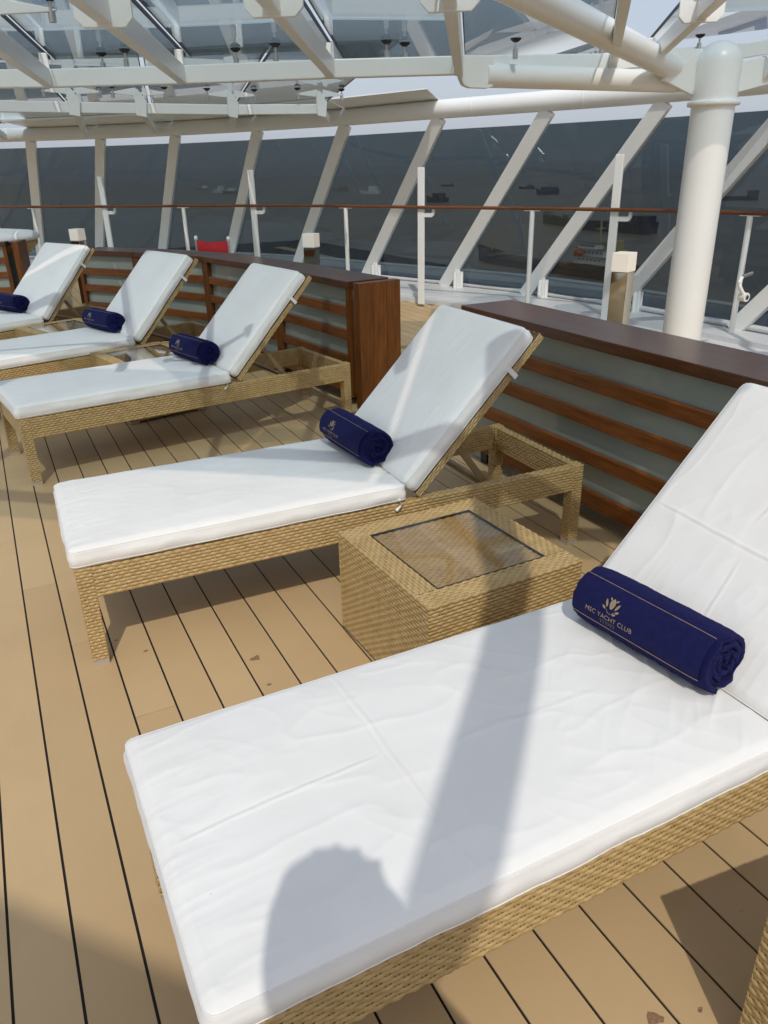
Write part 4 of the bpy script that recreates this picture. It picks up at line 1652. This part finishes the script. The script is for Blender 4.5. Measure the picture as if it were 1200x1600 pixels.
boat((600, 2385), (630, 2365), 14, 5, 'ship_grey', 'ship_white', 'faint pale boat, leftmost of a far cluster of three', (0.1, 0.5, 7))
boat((552, 2030), (576, 2004), 13, 6, 'ship_white', 'ship_white', 'white boat in the middle of the far cluster of three', (0.2, 0.6, 9))
boat((533, 1880), (559, 1852), 14, 6, 'ship_grey', 'ship_white', 'pale boat, nearest and rightmost of the far cluster of three', (0.1, 0.6, 7))

# ------------------------------------------------------------------ the photographer, whose shadow falls on the nearest cushion
FH = Vector((math.sin(yaw), math.cos(yaw), 0))


def pp(f, r, z):
    q = FH * f + rgt * r
    return (q.x, q.y, z)


def grow(name, joints, edges, radii, parent=None, sub=2):
    """one continuous skin grown over a skeleton of joints"""
    me = bpy.data.meshes.new(name)
    me.from_pydata(joints, edges, [])
    o = bpy.data.objects.new(name, me)
    COL.objects.link(o)
    sk = o.modifiers.new('skin', 'SKIN')
    sk.use_smooth_shade = True
    if not me.skin_vertices:
        me.skin_vertices.new()
    for v, r in zip(me.skin_vertices[0].data, radii):
        v.radius = r if isinstance(r, tuple) else (r, r)
    me.skin_vertices[0].data[0].use_root = True
    sb = o.modifiers.new('smooth', 'SUBSURF')
    sb.levels = sb.render_levels = sub
    dg = bpy.context.evaluated_depsgraph_get()
    m2 = bpy.data.meshes.new_from_object(o.evaluated_get(dg))
    bpy.data.objects.remove(o)
    m2.name = name
    return m2


J, E_, RR = [], [], []


def jt(p, r, prev=None):
    J.append(p)
    RR.append(r)
    if prev is not None:
        E_.append((prev, len(J) - 1))
    return len(J) - 1


pel = jt(pp(-0.34, 0.0, 0.96), (0.15, 0.11))
sp1 = jt(pp(-0.33, 0.0, 1.15), (0.14, 0.10), pel)
che = jt(pp(-0.31, 0.0, 1.34), (0.165, 0.11), sp1)
nec = jt(pp(-0.25, -0.03, 1.49), 0.058, che)
hd0 = jt(pp(-0.20, -0.030, 1.58), 0.075, nec)
hd1 = jt(pp(-0.165, -0.035, 1.66), 0.098, hd0)
hd2 = jt(pp(-0.17, -0.035, 1.73), 0.080, hd1)
camp = cam.matrix_world.translation
for sg in (-1, 1):
    sh = jt(pp(-0.31, 0.19 * sg, 1.40), 0.062, che)
    el = jt(pp(-0.20, 0.27 * sg, 1.16), 0.043, sh)
    wr_ = jt(tuple(camp - fwd * 0.075 + r2 * (0.085 * sg) - u2 * 0.17), 0.027, el)
    pm = jt(tuple(camp - fwd * 0.050 + r2 * (0.062 * sg) - u2 * 0.095), (0.030, 0.018), wr_)
    for k in range(4):
        a_ = jt(tuple(camp - fwd * 0.040 + r2 * (0.060 * sg) - u2 * (0.075 - 0.018 * k + 0.02)), 0.0105, pm)
        b_ = jt(tuple(camp - fwd * 0.018 + r2 * (0.050 * sg) - u2 * (0.070 - 0.019 * k + 0.02)), 0.0095, a_)
        jt(tuple(camp - fwd * 0.016 + r2 * (0.026 * sg) - u2 * (0.068 - 0.019 * k + 0.02)), 0.0085, b_)
    a_ = jt(tuple(camp - fwd * 0.062 + r2 * (0.045 * sg) - u2 * 0.11), 0.0125, pm)
    jt(tuple(camp - fwd * 0.042 + r2 * (0.020 * sg) - u2 * 0.095), 0.0105, a_)
    hp = jt(pp(-0.34, 0.095 * sg, 0.90), 0.095, pel)
    kn = jt(pp(-0.33, 0.105 * sg, 0.50), 0.060, hp)
    an = jt(pp(-0.36, 0.11 * sg, 0.10), 0.042, kn)
    hl = jt(pp(-0.38, 0.11 * sg, 0.042), 0.042, an)
    jt(pp(-0.19, 0.13 * sg, 0.036), (0.046, 0.034), an)
bm_ = grow('person', J, E_, RR)
for mname in ('skin', 'shirt', 'trousers', 'hair'):
    bm_.materials.append(MATS[mname])
for p in bm_.polygons:
    c_ = p.center
    loc_f = c_.dot(FH)
    if c_.z < 0.085:
        p.material_index = 3
    elif c_.z < 0.97:
        p.material_index = 2
    elif c_.z < 1.435 and (loc_f < -0.235 or abs(c_.dot(rgt)) > 0.215):
        p.material_index = 1
    elif c_.z > 1.63 and loc_f < -0.16 - (1.73 - c_.z) * 0.5 or c_.z > 1.765:
        p.material_index = 3
    p.use_smooth = True
body = link_mesh('person', bm_)
tag(body, 'person in a blue shirt and dark trousers holding a phone up beside the nearest lounger', 'person')
hx = Vector(J[hd1])
m = MB()
for sg in (-1, 1):
    e = hx + FH * 0.088 + rgt * (0.033 * sg) + Vector((0, 0, 0.012))
    m.tube([e - FH * 0.012, e, e + FH * 0.004], [0.013, 0.010, 0.002], 10)
m.build('eyes', 'ship_white', body)
m = MB()
m.tube([hx + FH * 0.092 + Vector((0, 0, 0.02)), hx + FH * 0.112 + Vector((0, 0, -0.022)), hx + FH * 0.09 + Vector((0, 0, -0.03))], [0.006, 0.014, 0.006], 10)
m.build('nose', 'skin', body)
m = MB()
m.tube([hx + FH * 0.086 - rgt * 0.024 + Vector((0, 0, -0.055)), hx + FH * 0.094 + Vector((0, 0, -0.057)), hx + FH * 0.086 + rgt * 0.024 + Vector((0, 0, -0.055))], [0.003, 0.006, 0.003], 8)
m.build('mouth', 'red_canvas', body)
m = MB()
hc_ = hx - FH * 0.035 + Vector((0, 0, 0.012))
hp_ = [(0.0, 0.128), (0.05, 0.118), (0.085, 0.080), (0.104, 0.0), (0.108, -0.09), (0.104, -0.15), (0.085, -0.20), (0.05, -0.22), (0.0, -0.22)]
nh = 28
P = []
for r_, z_ in hp_:
    for j in range(nh):
        a = 2 * math.pi * j / nh
        f_ = math.cos(a) * r_ * (0.62 if math.cos(a) > 0 else 1.0)
        w_ = 1.0
        q = hc_ + FH * (f_ * w_) + rgt * (math.sin(a) * r_ * w_) + Vector((0, 0, z_))
        P.append(q)
m.add(P, [(i * nh + j, i * nh + (j + 1) % nh, (i + 1) * nh + (j + 1) % nh, (i + 1) * nh + j) for i in range(len(hp_) - 1) for j in range(nh)], True)
m.build('hair', 'hair', body)
ph = camp - fwd * 0.013 - u2 * 0.055
phone = thing('phone', 'black phone held upright in both hands at eye height', 'phone', ph)
Mr = Matrix((r2, u2, -fwd)).transposed().to_4x4()
m = MB()
m.box((-0.037, -0.075, -0.004), (0.037, 0.075, 0.004), Mr)
m.build('case', 'black_metal', phone, 0.002)
m = MB()
m.box((-0.034, -0.071, 0.0042), (0.034, 0.071, 0.0048), Mr)
m.build('screen', 'ship_window', phone)
